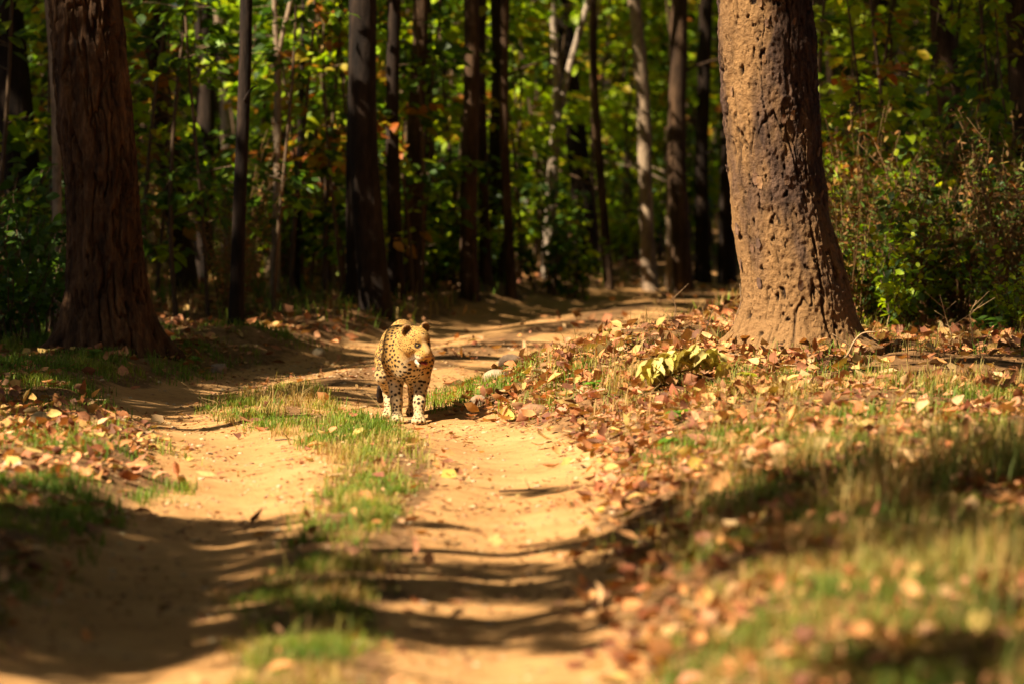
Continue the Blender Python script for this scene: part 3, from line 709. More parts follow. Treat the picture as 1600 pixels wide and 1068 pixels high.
# right-hand thicket
for k in range(34):
    px = random.uniform(1320, 1680); Y = random.uniform(43.0, 49.5); x = (px - 800) * Y / FPX
    plant('dry_bush', 'dry', k, x, Y, depth_word(Y, 45, 47.5) + ['brown', 'reddish'][k % 2] + ' dry brush in right thicket ' + near_front(x, Y), 'bush', 'dry bushes in the right thicket', random.uniform(0.7, 1.1))
RB = [(1365, 43.6, 1.0, 0), (1400, 43.0, .85, 1), (1440, 43.9, .95, 1), (1385, 45, 1.15, 0), (1345, 44.6, .8, 1), (1470, 44.6, 1.1, 2), (1540, 43.2, .6, 0), (1590, 42.8, .7, 1), (1560, 45.5, 1.2, 2), (1430, 47, 1.5, 1), (1375, 48, 1.6, 0), (1500, 47.5, 1.6, 1), (1570, 47, 1.7, 0)]
RBL = ['bright green bush pressed against the right foot of the big right tree', 'low pale green bush in front of the thicket right of the big tree', 'grey green rounded bush in the middle of the right thicket', 'tall green bush close behind the big right tree', 'small light green bush half hidden by the big right trunk',
       'dark leafed bush in the shadow of the right thicket', 'small green bush at the front edge of the right thicket', 'low green bush at the far right edge of the leaf litter', 'tall dark green bush at the right edge of the wood', 'tall pale green bush behind the brown brush', 'tall bush with lit leaves between the big tree and the dark trunk', 'tall bush in front of the brown buttressed trunk', 'tall bush in front of the tan trunk at the right edge']
for (px, Y, sc, v), lb in zip(RB, RBL): plant('green_bush', 'leafy', v, (px - 800) * Y / FPX, Y, lb, 'bush', 'green bushes right of the big tree', sc)
# left-hand thicket
for k, (px, Y, sc) in enumerate([(20, 43.5, 1.1), (60, 44.5, 1.2), (-10, 45.5, 1.4), (90, 46, 1.0), (40, 47.5, 1.5), (120, 48, 1.3)]):
    plant('green_bush', 'leafy', 2, (px - 800) * Y / FPX, Y, ['dark bush at the left edge in front of the broad black trunk', 'leafy bush left of the big left tree', 'tall shaded bush cut by the left edge', 'shaded bush touching the big left tree', 'tall bush hiding the foot of the broad black trunk', 'tall bush peeping out behind the big left tree'][k], 'bush', 'green bushes on the left', sc)
for k in range(22):
    px = random.choice([random.uniform(-20, 110), random.uniform(230, 560)]); Y = random.uniform(46.5, 56); x = (px - 800) * Y / FPX
    if abs(track_d([x], [Y])[0]) < 2.2: continue
    plant('dry_bush', 'dry', k, x, Y, depth_word(Y, 49, 53) + ['brown', 'reddish'][k % 2] + ' withered bush ' + near_front(x, Y), 'bush', 'withered bushes on the left', random.uniform(0.6, 1.0))
# bushes along the far edge of the bend
for k in range(60):
    Y = random.uniform(54, 66); px = random.uniform(380, 1180); x = (px - 800) * Y / FPX; d = abs(track_d([x], [Y])[0])
    if d < 1.8: continue
    plant('green_bush', 'leafy', k, x, Y, depth_word(Y, 57.5, 62) + ['mixed green', 'light green', 'dark green'][k % 3] + ' bush beyond the bend ' + near_front(x, Y), 'bush', 'green bushes beyond the bend', random.uniform(0.7, 1.5))
for px, Y, sc, v, lb in ((850, 55.6, 1.2, 2, 'dark green bush hiding the foot of the pale forked tree'), (900, 56, 1.0, 0, 'green bush right of the foot of the pale forked tree'), (700, 54.5, .8, 1, 'light green bush left of the sunniest trunk at the bend'), (980, 60, 1.2, 1, 'light green bush beyond the bend left of the leaning grey trunk')):
    plant('green_bush', 'leafy', v, (px - 800) * Y / FPX, Y, lb, 'bush', 'green bushes beyond the bend', sc)
# saplings
SLB = ['sapling with yellow green leaves', 'leaning lime leafed sapling', 'dark green sapling', 'sapling with orange withered leaves', 'sapling with mixed green leaves']
n = 0
while n < 210:
    Y = random.choice([random.uniform(47.5, 57), random.uniform(51, 80)]); hw = 0.092 * Y; x = random.uniform(-hw, hw)
    if abs(track_d([x], [Y])[0]) < 1.9 or (x / Y < -0.046 and random.random() < 0.55): continue
    v = random.choice([0, 0, 1, 1, 2, 2, 3, 4, 4]); plant('sapling', 'sapling', v, x, Y, f'{depth_word(Y, 62, 78)}{SLB[v]} {near_front(x, Y)}', 'sapling', 'saplings in the wood', random.uniform(0.8, 1.25)); n += 1

n = 0
while n < 46:
    Y = random.uniform(50, 64); x = random.uniform(-0.004, 0.042) * Y
    if abs(track_d([x], [Y])[0]) < 1.7: continue
    v = random.choice([0, 0, 1, 1, 4]); plant('sapling', 'sapling', v, x, Y, f'{depth_word(Y, 62, 78)}{SLB[v]} {near_front(x, Y)}', 'sapling', 'saplings in the wood', random.uniform(0.85, 1.2)); n += 1

# the wood beyond, one mass of leaves
n = 60000
X = rng.uniform(-22, 22, n); Y = rng.uniform(96, 135, n); Z = 7.5 * rng.uniform(0, 1, n) ** 0.9
P = np.stack([X, Y, Z], -1); keep = fbm(P * 0.45, 81, 3) > 0.47; P = P[keep]; n = len(P)
L = rng.uniform(0.22, 0.42, n)
V, Qd, C = diamonds(P, L * 1.1, L * .8, pick(GREEN_DK * 2 + GREEN_LT + [AUTUMN[0]], n))
g = Geo(); g.add(V, Qd, None, C); obj('far_foliage', g.mesh('far_foliage', M_LEAF), kind='stuff')
n = 260000
X = rng.uniform(-70, 70, n); Y = rng.uniform(138, 158, n); Z = 16 * rng.uniform(0, 1, n)
n = 24000; X, Y, Z = X[:n], Y[:n], Z[:n]
L = rng.uniform(0.8, 1.5, n)
V, Qd, C = diamonds(np.stack([X, Y, Z], -1), L * 1.1, L * .85, pick(GREEN_DK, n))
g = Geo(); g.add(V, Qd, None, C); obj('far_forest', g.mesh('far_forest', M_LEAF), kind='stuff')

# ------------------------------------------------------------------ grass
def sample_boxes(boxes):
    XX, YY, ZZ = [], [], []
    for a, b, c, d, n in boxes:
        px = rng.uniform(a, c, n); py = rng.uniform(b, d, n); X, Y, Z = at(px, py); XX.append(X); YY.append(Y); ZZ.append(Z)
    return np.concatenate(XX), np.concatenate(YY), np.concatenate(ZZ)
def grass(name, X, Y, Z, h, w, pal, lean=0.5, var=0.25):
    n = len(X); hue = fbm(np.stack([X * 2.6, Y * 2.2, X * 0], -1), 141, 3) + rng.normal(0, .07, n)
    pal = sorted(pal, key=lambda c: c[0] / c[1]); ci = np.clip(((hue - .28) / .44 * len(pal)).astype(int), 0, len(pal) - 1)
    tint = np.clip(np.asarray(pal)[ci] * rng.uniform(1 - var, 1 + var, (n, 1)) * rng.uniform(.92, 1.08, (n, 3)), 0, .9); h = h * rng.uniform(0.45, 1.3, n); yaw = rng.uniform(0, 6.28, n); ln = lean * rng.uniform(0.1, 1.3, n)
    f = np.stack([np.cos(yaw), np.sin(yaw), np.zeros(n)], -1); s = np.stack([-np.sin(yaw), np.cos(yaw), np.zeros(n)], -1)
    B = np.stack([X, Y, Z - 0.004], -1); w = w * rng.uniform(0.6, 1.3, n); up = np.array([0, 0, 1.0])
    m1 = B + h[:, None] * (0.5 * up + 0.18 * f * ln[:, None]); m2 = B + h[:, None] * (0.82 * up + 0.5 * f * ln[:, None]); tp = B + h[:, None] * ((1.0 - 0.25 * ln[:, None]) * up + 1.0 * f * ln[:, None])
    V = np.stack([B - s * w[:, None] / 2, B + s * w[:, None] / 2, m1 - s * w[:, None] * .42, m1 + s * w[:, None] * .42, m2 - s * w[:, None] * .28, m2 + s * w[:, None] * .28, tp], 1).reshape(-1, 3)
    k = (np.arange(n) * 7)[:, None]
    Qd = np.concatenate([k + np.array([[0, 1, 3, 2]]), k + np.array([[2, 3, 5, 4]])]); T = k + np.array([[4, 5, 6]])
    g = Geo(); g.add(V, Qd, T, np.repeat(tint, 7, axis=0)); return obj(name, g.mesh(name, M_GRASS), kind='stuff')
G_GREEN = [(0.13, 0.21, 0.018), (0.11, 0.18, 0.016), (0.18, 0.25, 0.02), (0.25, 0.27, 0.035), (0.36, 0.29, 0.07)]
G_DRY = [(0.42, 0.27, 0.09), (0.36, 0.22, 0.07), (0.30, 0.24, 0.06), (0.20, 0.22, 0.04), (0.14, 0.18, 0.03)]
def patchy(X, Y, Z, s, thr, seed):
    k = fbm(np.stack([X * s, Y * s * 0.8, X * 0], -1), seed, 3) + rng.normal(0, 0.04, len(X)) > thr
    return X[k], Y[k], Z[k]
def tufts(n, per, spread, dens, Y0=18, Y1=47, X0=-4.5, X1=5.2):
    """tuft centres thinned by a density map of the ground, then blades round each"""
    Y = rng.uniform(Y0, Y1, n); X = rng.uniform(X0, X1, n) * (0.45 + 0.55 * Y / 46)
    D = track_d(X, Y); k = rng.uniform(0, 1, n) < dens(X, Y, D); X, Y = X[k], Y[k]
    m = rng.poisson(per, len(X)) + 1; X, Y = np.repeat(X, m), np.repeat(Y, m)
    X = X + rng.normal(0, spread, len(X)); Y = Y + rng.normal(0, spread, len(Y)); return X, Y, height(X, Y)
def nz2(X, Y, s, seed, o=3): return fbm(np.stack([X * s, Y * s * 0.8, X * 0], -1), seed, o)
def d_median(X, Y, D):
    w = 0.25 + 0.20 * S(34, 36.8, Y) * S(40, 38.5, Y)
    return S(w + .12, w - .14, np.abs(D + 0.05 + 0.25 * (nz2(X, Y, .8, 111) - .5))) * S(.16, .40, nz2(X, Y, 1.7, 91)) * S(.38, .56, nz2(X, Y, 5.5, 151)) * (0.8 + 0.2 * S(33.5, 36.5, Y))
X, Y, Z = tufts(64000, 3.2, 0.022, d_median, 18, 40.5, -3, 1.5); grass('median_grass', X, Y, Z, 0.06 * np.clip(0.35 + 1.5 * nz2(X, Y, 4, 131), .4, 1.6), 0.0055, G_GREEN + G_DRY[:1], 1.0)
X, Y, Z = tufts(5200, .9, 0.02, d_median, 18, 40.5, -3, 1.5); grass('median_stalks', X, Y, Z, 0.15, 0.004, G_GREEN + G_DRY, 1.1)
def d_left(X, Y, D):
    return S(-1.1, -1.5, D + 0.5 * (nz2(X, Y, .9, 112) - .5)) * S(.36, .52, nz2(X, Y, 1.2, 93)) * S(.34, .56, nz2(X, Y, 5, 152)) * (0.25 + 0.75 * np.clip(S(33.5, 32, Y) + S(37.2, 38.3, Y), 0, 1))
X, Y, Z = tufts(40000, 5, 0.025, d_left, 18, 46, -5, 0); grass('left_grass', X, Y, Z, 0.07 * np.clip(0.3 + 1.6 * nz2(X, Y, 3, 134), .4, 1.7), 0.006, G_GREEN[:4] + G_GREEN[:2], 0.8)
def d_right(X, Y, D):
    return S(1.25, 1.75, D + 0.7 * (nz2(X, Y, .8, 113) - .5)) * S(.40, .58, nz2(X, Y, .9, 94)) * S(.36, .58, nz2(X, Y, 4.5, 153)) * (0.14 + 0.72 * S(40, 35.5, Y) + 0.14 * S(33, 30, Y))
X, Y, Z = tufts(42000, 4, 0.03, d_right, 17, 44, -1, 5.2); grass('right_grass', X, Y, Z, 0.085 * np.clip(0.3 + 1.6 * nz2(X, Y, 3, 132), .4, 1.7), 0.006, G_GREEN + G_DRY, 0.8)
def d_inner(X, Y, D): return S(.85, 1.1, D) * S(1.9, 1.5, D) * S(.45, .55, nz2(X, Y, 1.0, 118)) * S(38.2, 39.5, Y)
X, Y, Z = tufts(16000, 6, 0.03, d_inner, 36, 50, -2, 3); grass('verge_grass', X, Y, Z, 0.07, 0.006, G_GREEN[:3], 0.8)
def d_dry(X, Y, D):
    return S(1.35, 1.9, D + 0.5 * (nz2(X, Y, .7, 114) - .5)) * S(.38, .60, nz2(X, Y, .8, 95)) * S(.36, .58, nz2(X, Y, 4, 154)) * (0.10 + 0.45 * S(39, 34.5, Y) + 0.45 * S(30, 27, Y))
X, Y, Z = tufts(34000, 4, 0.035, d_dry, 16.5, 45, -1, 5.2); grass('dry_grass', X, Y, Z, (0.13 + 0.16 * S(1.0, 2.6, X) * S(33, 27, Y)) * np.clip(0.3 + 1.5 * nz2(X, Y, 3, 133), .4, 1.6), 0.0055, G_DRY, 0.75, 0.3)
# forest floor herbs far back
X = rng.uniform(-7, 7, 30000); Y = rng.uniform(46, 72, 30000); k = np.abs(track_d(X, Y)) > 1.25; X, Y = X[k], Y[k]
X, Y, Z = patchy(X, Y, height(X, Y), 0.8, 0.47, 96); grass('forest_floor_grass', X, Y, Z, 0.16, 0.010, G_GREEN[:3] + G_DRY[:2], 0.7)

# ------------------------------------------------------------------ fallen leaves
def litter_pts(n):
    X = rng.uniform(-6, 7, n); Y = rng.uniform(18, 60, n); d = track_d(X, Y)
    cl = fbm(np.stack([X * 1.1, Y * 0.9, X * 0], -1), 97, 3)
    p = np.where(d > 0, 0.006 + 0.85 * S(0.98, 1.5, d), 0.006 + 0.5 * S(1.05, 1.7, -d))
    p = p * np.clip((cl - 0.28) * 3.6, 0.10, 1.2) * np.where((np.abs(d) < 0.42), 9, 1)
    p = np.where((d < -1.2) & (Y > 37.6), p * 0.8, p)
    k = rng.uniform(0, 1, n) < p; return X[k], Y[k]
X, Y = litter_pts(185000); Z = height(X, Y); n = len(X)
sz = 0.025 + 0.095 * rng.uniform(0, 1, n) ** 1.5; flat = rng.uniform(0, 1, n) < 0.55
def litter_geo(X, Y, Z, sz, flat, nu=3):
    n = len(X)
    return leaves(np.stack([X, Y, Z + 0.008 + rng.uniform(0, 0.03, n) * np.where(flat, 0.7, 1.8)], -1), sz, sz * rng.uniform(0.5, 0.8, n), rng.uniform(0, 6.28, n),
                  np.where(flat, rng.normal(0, 0.22, n), rng.normal(0, 0.6, n)), np.where(flat, rng.normal(0, 0.22, n), rng.normal(0, 0.7, n)),
                  rng.uniform(-0.1, 0.4, n), rng.uniform(-0.1, 0.8, n), pick(np.array(LITTER) * 1.1, n, 0.3), nu=nu, jag=0.3)
sm = (sz < .055) | (Y > 47); g = Geo()
for k, u_ in ((sm, 2), (~sm, 3)):
    V, Qd, C = litter_geo(X[k], Y[k], Z[k], sz[k], flat[k], u_); g.add(V, Qd, None, C)
obj('leaf_litter', g.mesh('leaf_litter', M_DRY), kind='stuff')
# crumbs of leaf, bark and earth on the sand
n = 90000; X = rng.uniform(-5, 6, n); Y = rng.uniform(18, 48, n); d = track_d(X, Y); k = rng.uniform(0, 1, n) < np.where(d > 0, S(.9, 1.6, d), .6 * S(1., 1.8, -d)) * np.clip(fbm(np.stack([X * 2, Y * 1.5, X * 0], -1), 99, 3) * 3 - 1, 0.05, 1); X, Y = X[k], Y[k]; n = len(X)
V, Qd, C = litter_geo(X, Y, height(X, Y) - 0.006, rng.uniform(0.012, 0.045, n), rng.uniform(0, 1, n) < .6, 2); g = Geo(); g.add(V, Qd, None, C * rng.choice([.35, .6, .9], (n, 1), p=[.3, .4, .3]).repeat(9, axis=0)); obj('leaf_fragments', g.mesh('leaf_fragments', M_DRY), kind='stuff')
g = Geo(); X, Y = litter_pts(3000)
for x_, y_, z_ in zip(X[:900], Y[:900], height(X[:900], Y[:900])):
    a_ = random.uniform(0, 6.28); l_ = random.uniform(.06, .28); t_ = np.linspace(-.5, .5, 4)[:, None]
    V, Qd, T = tube(np.array([x_, y_, z_ + .012]) + t_ * l_ * np.array([math.cos(a_), math.sin(a_), random.uniform(-.1, .15)]) + np.array([0, .15, .08]) * l_ * t_ * t_, np.linspace(.0045, .002, 4), 4); g.add(V, Qd, T, random.choice([(.12, .07, .04), (.25, .15, .08), (.36, .25, .14)]))
obj('twig_litter', g.mesh('twig_litter', M_STEM), kind='stuff')
n = 9000; Y = rng.uniform(18, 47, n); X = np.interp(Y, PATH[:, 1], PATH[:, 0]) + rng.uniform(-1.4, 1.5, n); k = fbm(np.stack([X * 2, Y, X * 0], -1), 98, 3) > 0.46; X, Y = X[k], Y[k]; n = len(X)
V, Qd, C = litter_geo(X, Y, height(X, Y) - 0.006, rng.uniform(0.012, 0.05, n), np.ones(n, bool), 2); g = Geo(); g.add(V, Qd, None, C * 0.7); obj('leaf_crumbs', g.mesh('leaf_crumbs', M_DRY), kind='stuff')
# the 290 largest leaves, each on its own
LCOL = [('orange brown', (0.48, 0.22, 0.07)), ('rusty red', (0.30, 0.10, 0.04)), ('pale tan', (0.56, 0.36, 0.17)), ('pinkish brown', (0.48, 0.23, 0.13)), ('dark brown', (0.16, 0.07, 0.035)), ('yellowish', (0.50, 0.34, 0.07))]
LEAFM = []
for cname, cc in LCOL:
    for shape, (cl, cw, jg) in (('flat', (0.08, 0.15, 0.16)), ('curled', (0.5, 0.8, 0.25)), ('crumpled', (0.3, 0.5, 0.5))):
        for _ in range(2):
            V, Qd, C = leaves(np.zeros((1, 3)), np.array([1.0]), np.array([random.uniform(.55, .75)]), np.zeros(1), np.zeros(1), np.zeros(1), np.array([cl]), np.array([cw]), np.array([cc]) * random.uniform(.85, 1.1), nu=5, jag=jg)
            V[:, 0] -= 0.35; V[:, 2] -= V[:, 2].min()
            g = Geo(); g.add(V, Qd, None, C); LEAFM.append((cname, shape, g.mesh('fallen_leaf', M_DRY)))
def zone(px, py):
    if px < 280: return 'on the left bank' if py < 700 else 'in the left bank grass'
    if px < 930: return 'on the bare track' if py > 665 else 'on the bank beside the leopard'
    if py < 600: return 'at the big right tree' if px < 1340 else 'below the right thicket'
    q = 'sunny' if py < 730 else 'shaded' if py < 920 else 'nearest'
    w = 'beside the track' if px < 1100 else 'in mid verge' if px < 1350 else 'by the right edge'
    return f'in the {q} litter {w}'
SZ = ('large ', 'small ', '')
LZ = [(880, 560, 1620, 720, 120), (930, 720, 1620, 880, 62), (930, 880, 1620, 1068, 46), (-10, 655, 250, 760, 26), (700, 590, 930, 660, 22), (0, 760, 240, 860, 8), (420, 690, 900, 1000, 8)]
for a, b, c, d_, n in LZ:
    px = rng.uniform(a, c, n); py = rng.uniform(b, d_, n); X, Y, Z = at(px, py)
    for q in range(n):
        cn, sh, me = random.choice(LEAFM); s = random.uniform(0.075, 0.14)
        dd = float(track_d([X[q]], [Y[q]])[0])
        if 300 < px[q] < 930 and abs(dd) > 0.4 and abs(dd) < 0.95 and py[q] > 665 and random.random() < 0.9: continue
        o = obj('fallen_leaf', me); o.location = (X[q], Y[q], Z[q] + 0.012 + random.uniform(0, .02)); o.scale = (s, s, s)
        o.rotation_euler = (random.gauss(0, .25 if sh == 'flat' else .5), random.gauss(0, .25 if sh == 'flat' else .4), random.uniform(0, 6.28))
        tag(o, f'{SZ[0] if s > .12 else SZ[1] if s < .095 else SZ[2]}{cn} {sh} dry leaf {zone(px[q], py[q])}', 'leaf', 'larger fallen leaves')

# ------------------------------------------------------------------ stones, twigs, seedlings, the wilted bunch
def stone(px, py, w, h, col, lb, seed):
    x, y, z = at1(px, py); k = y / FPX
    import bmesh
    bm = bmesh.new(); bmesh.ops.create_icosphere(bm, subdivisions=4, radius=1.0)
    V = np.array([v.co[:] for v in bm.verts]); r = 0.75 + 0.5 * fbm(V * 1.3 + seed, seed, 4); V = V * r[:, None]
    V = np.sign(V) * np.abs(V) ** 0.85 * np.array([w / 2 * k, w / 2.4 * k, h / 1.6 * k])
    T = np.array([[v.index for v in f.verts] for f in bm.faces]); bm.free()
    me = mesh_np('stone', V, None, T, M_STONE, np.broadcast_to(np.array(col), V.shape))
    o = obj('stone', me); o.location = (x, y, z + h * k * 0.22); tag(o, lb, 'stone', 'stones beside the track')
stone(797, 578, 40, 30, (0.16, 0.10, 0.055), 'dark brown rounded stone in the verge right of the leopard', 3)
stone(776, 600, 42, 22, (0.38, 0.27, 0.16), 'pale flat stone in front of the dark rounded one', 5)
stone(834, 652, 46, 26, (0.30, 0.15, 0.07), 'reddish brown stone half buried in leaves at the edge of the sand', 8)
stone(62, 664, 32, 26, (0.34, 0.25, 0.11), 'mossy pale stone on the left bank', 11)
stone(22, 735, 34, 22, (0.50, 0.42, 0.30), 'whitish stone at the left edge among leaves', 13)
stone(748, 632, 26, 18, (0.28, 0.19, 0.11), 'small grey brown stone just right of the leopard', 15)
stone(1320, 552, 26, 16, (0.52, 0.38, 0.22), 'small cream stone at the right foot of the big right tree', 17)
stone(342, 582, 26, 18, (0.25, 0.18, 0.12), 'grey stone in the leaves right of the big left tree', 19)
stone(498, 555, 22, 14, (0.45, 0.34, 0.2), 'small sunlit stone at the edge of the far rut', 21)
# lumps of earth and gravel on the track
import bmesh
bm = bmesh.new(); bmesh.ops.create_icosphere(bm, subdivisions=1, radius=1.0); IV = np.array([v.co[:] for v in bm.verts]); IT = np.array([[v.index for v in f.verts] for f in bm.faces]); bm.free()
n = 6000; Y = rng.uniform(18, 47, n); X = np.interp(Y, PATH[:, 1], PATH[:, 0]) + rng.uniform(-1.5, 1.9, n); s = 0.004 + 0.016 * rng.uniform(0, 1, n) ** 4
Vp = (IV[None] * rng.uniform(0.7, 1.3, (n, len(IV), 1))) * s[:, None, None] * np.array([1.2, 1, .7]) + np.stack([X, Y, height(X, Y)], -1)[:, None]
g = Geo(); g.add(Vp.reshape(-1, 3), None, (IT[None] + (np.arange(n) * len(IV))[:, None, None]).reshape(-1, 3), np.repeat(pick([(0.42, 0.24, 0.1), (0.3, 0.16, 0.07), (0.5, 0.36, 0.2)], n), len(IV), axis=0))
obj('gravel', g.mesh('gravel', M_STONE), kind='stuff')

def twig(pix, rad, lb, lift=(0.01,), col=(0.2, 0.12, 0.06), name='twig', base=None, side=0):
    """pix: pixel knots on the ground; lift: heights above it"""
    P = []
    for (px, py), l in zip(pix, lift):
        x, y, z = at1(px, py); P.append((x, y, z + l))
    P = catmull(np.array(P), 6); g = Geo(); V, Qd, T = tube(P, np.linspace(rad, rad * 0.4, len(P)), 6); g.add(V, Qd, T, col)
    r_ = random.Random(int(pix[0][0]))
    for s in range(side):
        o = P[r_.randint(2, len(P) - 2)]; a = r_.uniform(0, 6.28); ln = r_.uniform(0.06, 0.16); t = np.linspace(0, 1, 5)[:, None]
        V, Qd, T = tube(o + t * ln * np.array([math.cos(a), math.sin(a) * .6, 0.7]) + 0.02 * np.sin(t * 5), np.linspace(rad * .5, rad * .15, 5), 4); g.add(V, Qd, T, col)
    tag(obj(name, g.mesh(name, M_STEM)), lb, 'twig', 'fallen twigs')
def twig_w(px, py, offs, rad, lb, col=(0.2, 0.12, 0.06), side=0):   # knots given in metres from a foot on the ground
    x, y, z = at1(px, py); P = catmull(np.array([(x + a, y + b, z + c) for a, b, c in offs]), 6); g = Geo()
    V, Qd, T = tube(P, np.linspace(rad, rad * 0.45, len(P)), 6); g.add(V, Qd, T, col); r_ = random.Random(int(px))
    for s in range(side):
        o = P[r_.randint(3, len(P) - 2)]; a = r_.uniform(0, 6.28); ln = r_.uniform(0.08, 0.2); t = np.linspace(0, 1, 5)[:, None]
        V, Qd, T = tube(o + t * ln * np.array([math.cos(a), math.sin(a) * .6, 0.6]), np.linspace(rad * .5, rad * .2, 5), 4); g.add(V, Qd, T, col)
    tag(obj('twig', g.mesh('twig', M_STEM)), lb, 'twig', 'fallen twigs')
twig_w(1310, 568, [(0, 0, 0.0), (0.06, 0, 0.06), (0.1, 0, 0.14), (0.16, 0.02, 0.2), (0.25, 0.03, 0.21)], 0.009, 'pale twig arching out of the leaves at the right foot of the big tree', (0.42, 0.27, 0.14), 2)
twig_w(1080, 530, [(0, 0, 0.04), (0.1, 0, 0.05), (0.22, 0, 0.06), (0.32, 0, 0.07)], 0.008, 'straight thin stick pointing at the left foot of the big right tree', (0.4, 0.25, 0.13), 1)
twig_w(1060, 535, [(0, 0, 0), (-0.03, 0, 0.07), (-0.02, 0, 0.15), (-0.05, 0, 0.24)], 0.005, 'upright bare twig on the crest of the right bank', (0.3, 0.18, 0.09), 4)
twig_w(1100, 535, [(0, 0, 0), (0.02, 0, 0.1), (0.05, 0, 0.2), (0.1, 0, 0.28)], 0.005, 'upright forked twig next to the pile of dead leaves on the crest', (0.3, 0.18, 0.09), 4)
twig_w(1145, 525, [(0, 0, 0), (0.03, 0, 0.12), (0.06, 0, 0.22), (0.05, 0, 0.35)], 0.006, 'thin twig leaning on the left side of the big right tree', (0.3, 0.18, 0.1), 1)
twig_w(1490, 545, [(0, 0, 0), (-0.02, 0, 0.12), (-0.06, 0, 0.25), (-0.1, 0, 0.4)], 0.006, 'dry straw coloured twig standing before the right thicket', (0.42, 0.27, 0.12), 6)
twig_w(1515, 548, [(0, 0, 0), (0.02, 0, 0.12), (0.0, 0, 0.25), (0.05, 0, 0.36)], 0.006, 'second straw coloured twig standing close to the first before the right thicket', (0.42, 0.27, 0.12), 6)
twig_w(1440, 500, [(0, 0, 0.1), (-0.05, 0, 0.3), (-0.15, 0, 0.55), (-0.28, 0, 0.85)], 0.010, 'tan stem leaning left through the green bushes on the right', (0.36, 0.22, 0.09), 2)
twig_w(1440, 330, [(0, 0, 0), (0.3, 0, 0.06), (0.6, 0, 0.18), (0.95, 0, 0.42)], 0.010, 'dark slanting branch across the upper right thicket', (0.05, 0.03, 0.02), 3)
for k, (px, py, ln) in enumerate([(780, 770, .5), (700, 905, .3), (430, 690, .22), (870, 610, .3), (1230, 585, .35), (1010, 560, .3)]):
    a = random.uniform(-0.3, 0.5)
    twig_w(px, py, [(0, 0, .012), (ln * .35, a * .2, .02), (ln * .7, a * .5, .012), (ln, a, .015)], 0.006, ['thin twig lying across the right rut', 'short dark twig on the right rut in the shade stripes', 'tiny twig on the sunny left rut', 'fine twig on the leaf bank right of the leopard', 'dark twig in the leaves before the big right tree', 'dark twig below the crest of the right bank'][k], (0.12, 0.07, 0.04), 1)

def leaf_part(parent, P, L, W, yaw, pitch, roll, cl, cw, col, m, jag=0.15, name='leaf'):
    V, Qd, C = leaves(np.array([P], float), np.array([L]), np.array([W]), np.array([yaw]), np.array([pitch]), np.array([roll]), np.array([cl]), np.array([cw]), np.array([col], float), nu=6, jag=jag)
    g = Geo(); g.add(V, Qd, None, C); return obj(name, g.mesh(name, m), parent)
x, y, z = at1(1072, 606)
bunch = thing('wilted_leaf_bunch', 'bunch of crumpled yellow wilted leaves lying before the big right tree', 'leaves', (x, y, z))
g = Geo(); V, Qd, T = tube([(-.22, 0, .03), (-.05, .02, .1), (.12, 0, .14), (.26, 0, .1)], [.008, .007, .006, .003], 6); g.add(V, Qd, T, (0.25, 0.17, 0.06)); obj('stem', g.mesh('stem', M_STEM), bunch)
for k in range(85):
    fx = random.uniform(-.25, .26); top = 0.23 - 1.2 * (fx - 0.05) ** 2 + random.uniform(-.05, .03)
    leaf_part(bunch, (fx, random.uniform(-.1, .06), max(.05, top)), random.uniform(.10, .16), random.uniform(.055, .085), random.uniform(0, 6.28), random.uniform(0.3, 1.35), random.uniform(-.7, .7), random.uniform(-.6, .3), random.uniform(.2, .9),
              random.choice([(0.56, 0.46, 0.10), (0.50, 0.40, 0.07), (0.60, 0.49, 0.16), (0.40, 0.34, 0.06), (0.40, 0.30, 0.09)]), M_DRY, 0.4)
def seedling(px, py, n, L, hh, col, lb, group='green seedlings'):
    x, y, z = at1(px, py); r_ = thing('seedling', lb, 'plant', (x, y, z), 0, group)
    g = Geo(); V, Qd, T = tube([(0, 0, 0), (.01, 0, hh * .5), (0, 0, hh)], [.004, .003, .002], 5); g.add(V, Qd, T, (0.12, 0.16, 0.03)); obj('stem', g.mesh('stem', M_STEM), r_)
    for k in range(n):
        a = k * 2.4 + random.uniform(-.3, .3); leaf_part(r_, (0, 0, hh * random.uniform(.55, 1)), L * random.uniform(.8, 1.2), L * .62, a, random.uniform(-.5, .25), random.uniform(-.4, .4), -.15, .25, np.array(col) * random.uniform(.8, 1.15), M_LEAF, .05)
seedling(928, 614, 6, .075, .07, (0.12, 0.28, 0.02), 'small bright green seedling with round leaves among brown leaves')
seedling(978, 530, 13, .075, .11, (0.13, 0.26, 0.02), 'leafy light green seedling on the crest of the right bank')
seedling(1165, 602, 4, .10, .10, (0.30, 0.30, 0.04), 'yellowing seedling just right of the wilted bunch')
seedling(1060, 655, 5, .10, .07, (0.14, 0.26, 0.03), 'narrow leafed seedling below the wilted bunch')
seedling(1045, 700, 5, .09, .06, (0.14, 0.26, 0.03), 'narrow leafed seedling in the grass right of the sand')
seedling(1415, 655, 2, .09, .05, (0.26, 0.34, 0.03), 'single lime leaf standing in the brown litter')
seedling(1530, 528, 10, .09, .16, (0.10, 0.2, 0.03), 'green herb before the right thicket')
seedling(1555, 540, 10, .10, .2, (0.09, 0.18, 0.03), 'taller green herb at the right edge of the thicket')
seedling(1590, 520, 10, .10, .2, (0.09, 0.18, 0.03), 'green herb at the extreme right edge of the litter')
seedling(305, 580, 9, .07, .12, (0.14, 0.26, 0.03), 'light green herb right of the big left tree')
seedling(145, 572, 9, .08, .12, (0.12, 0.22, 0.03), 'green herb in front of the big left tree')
seedling(655, 440, 10, .09, .3, (0.16, 0.28, 0.02), 'lime herb at the foot of the sunlit brown trunk')
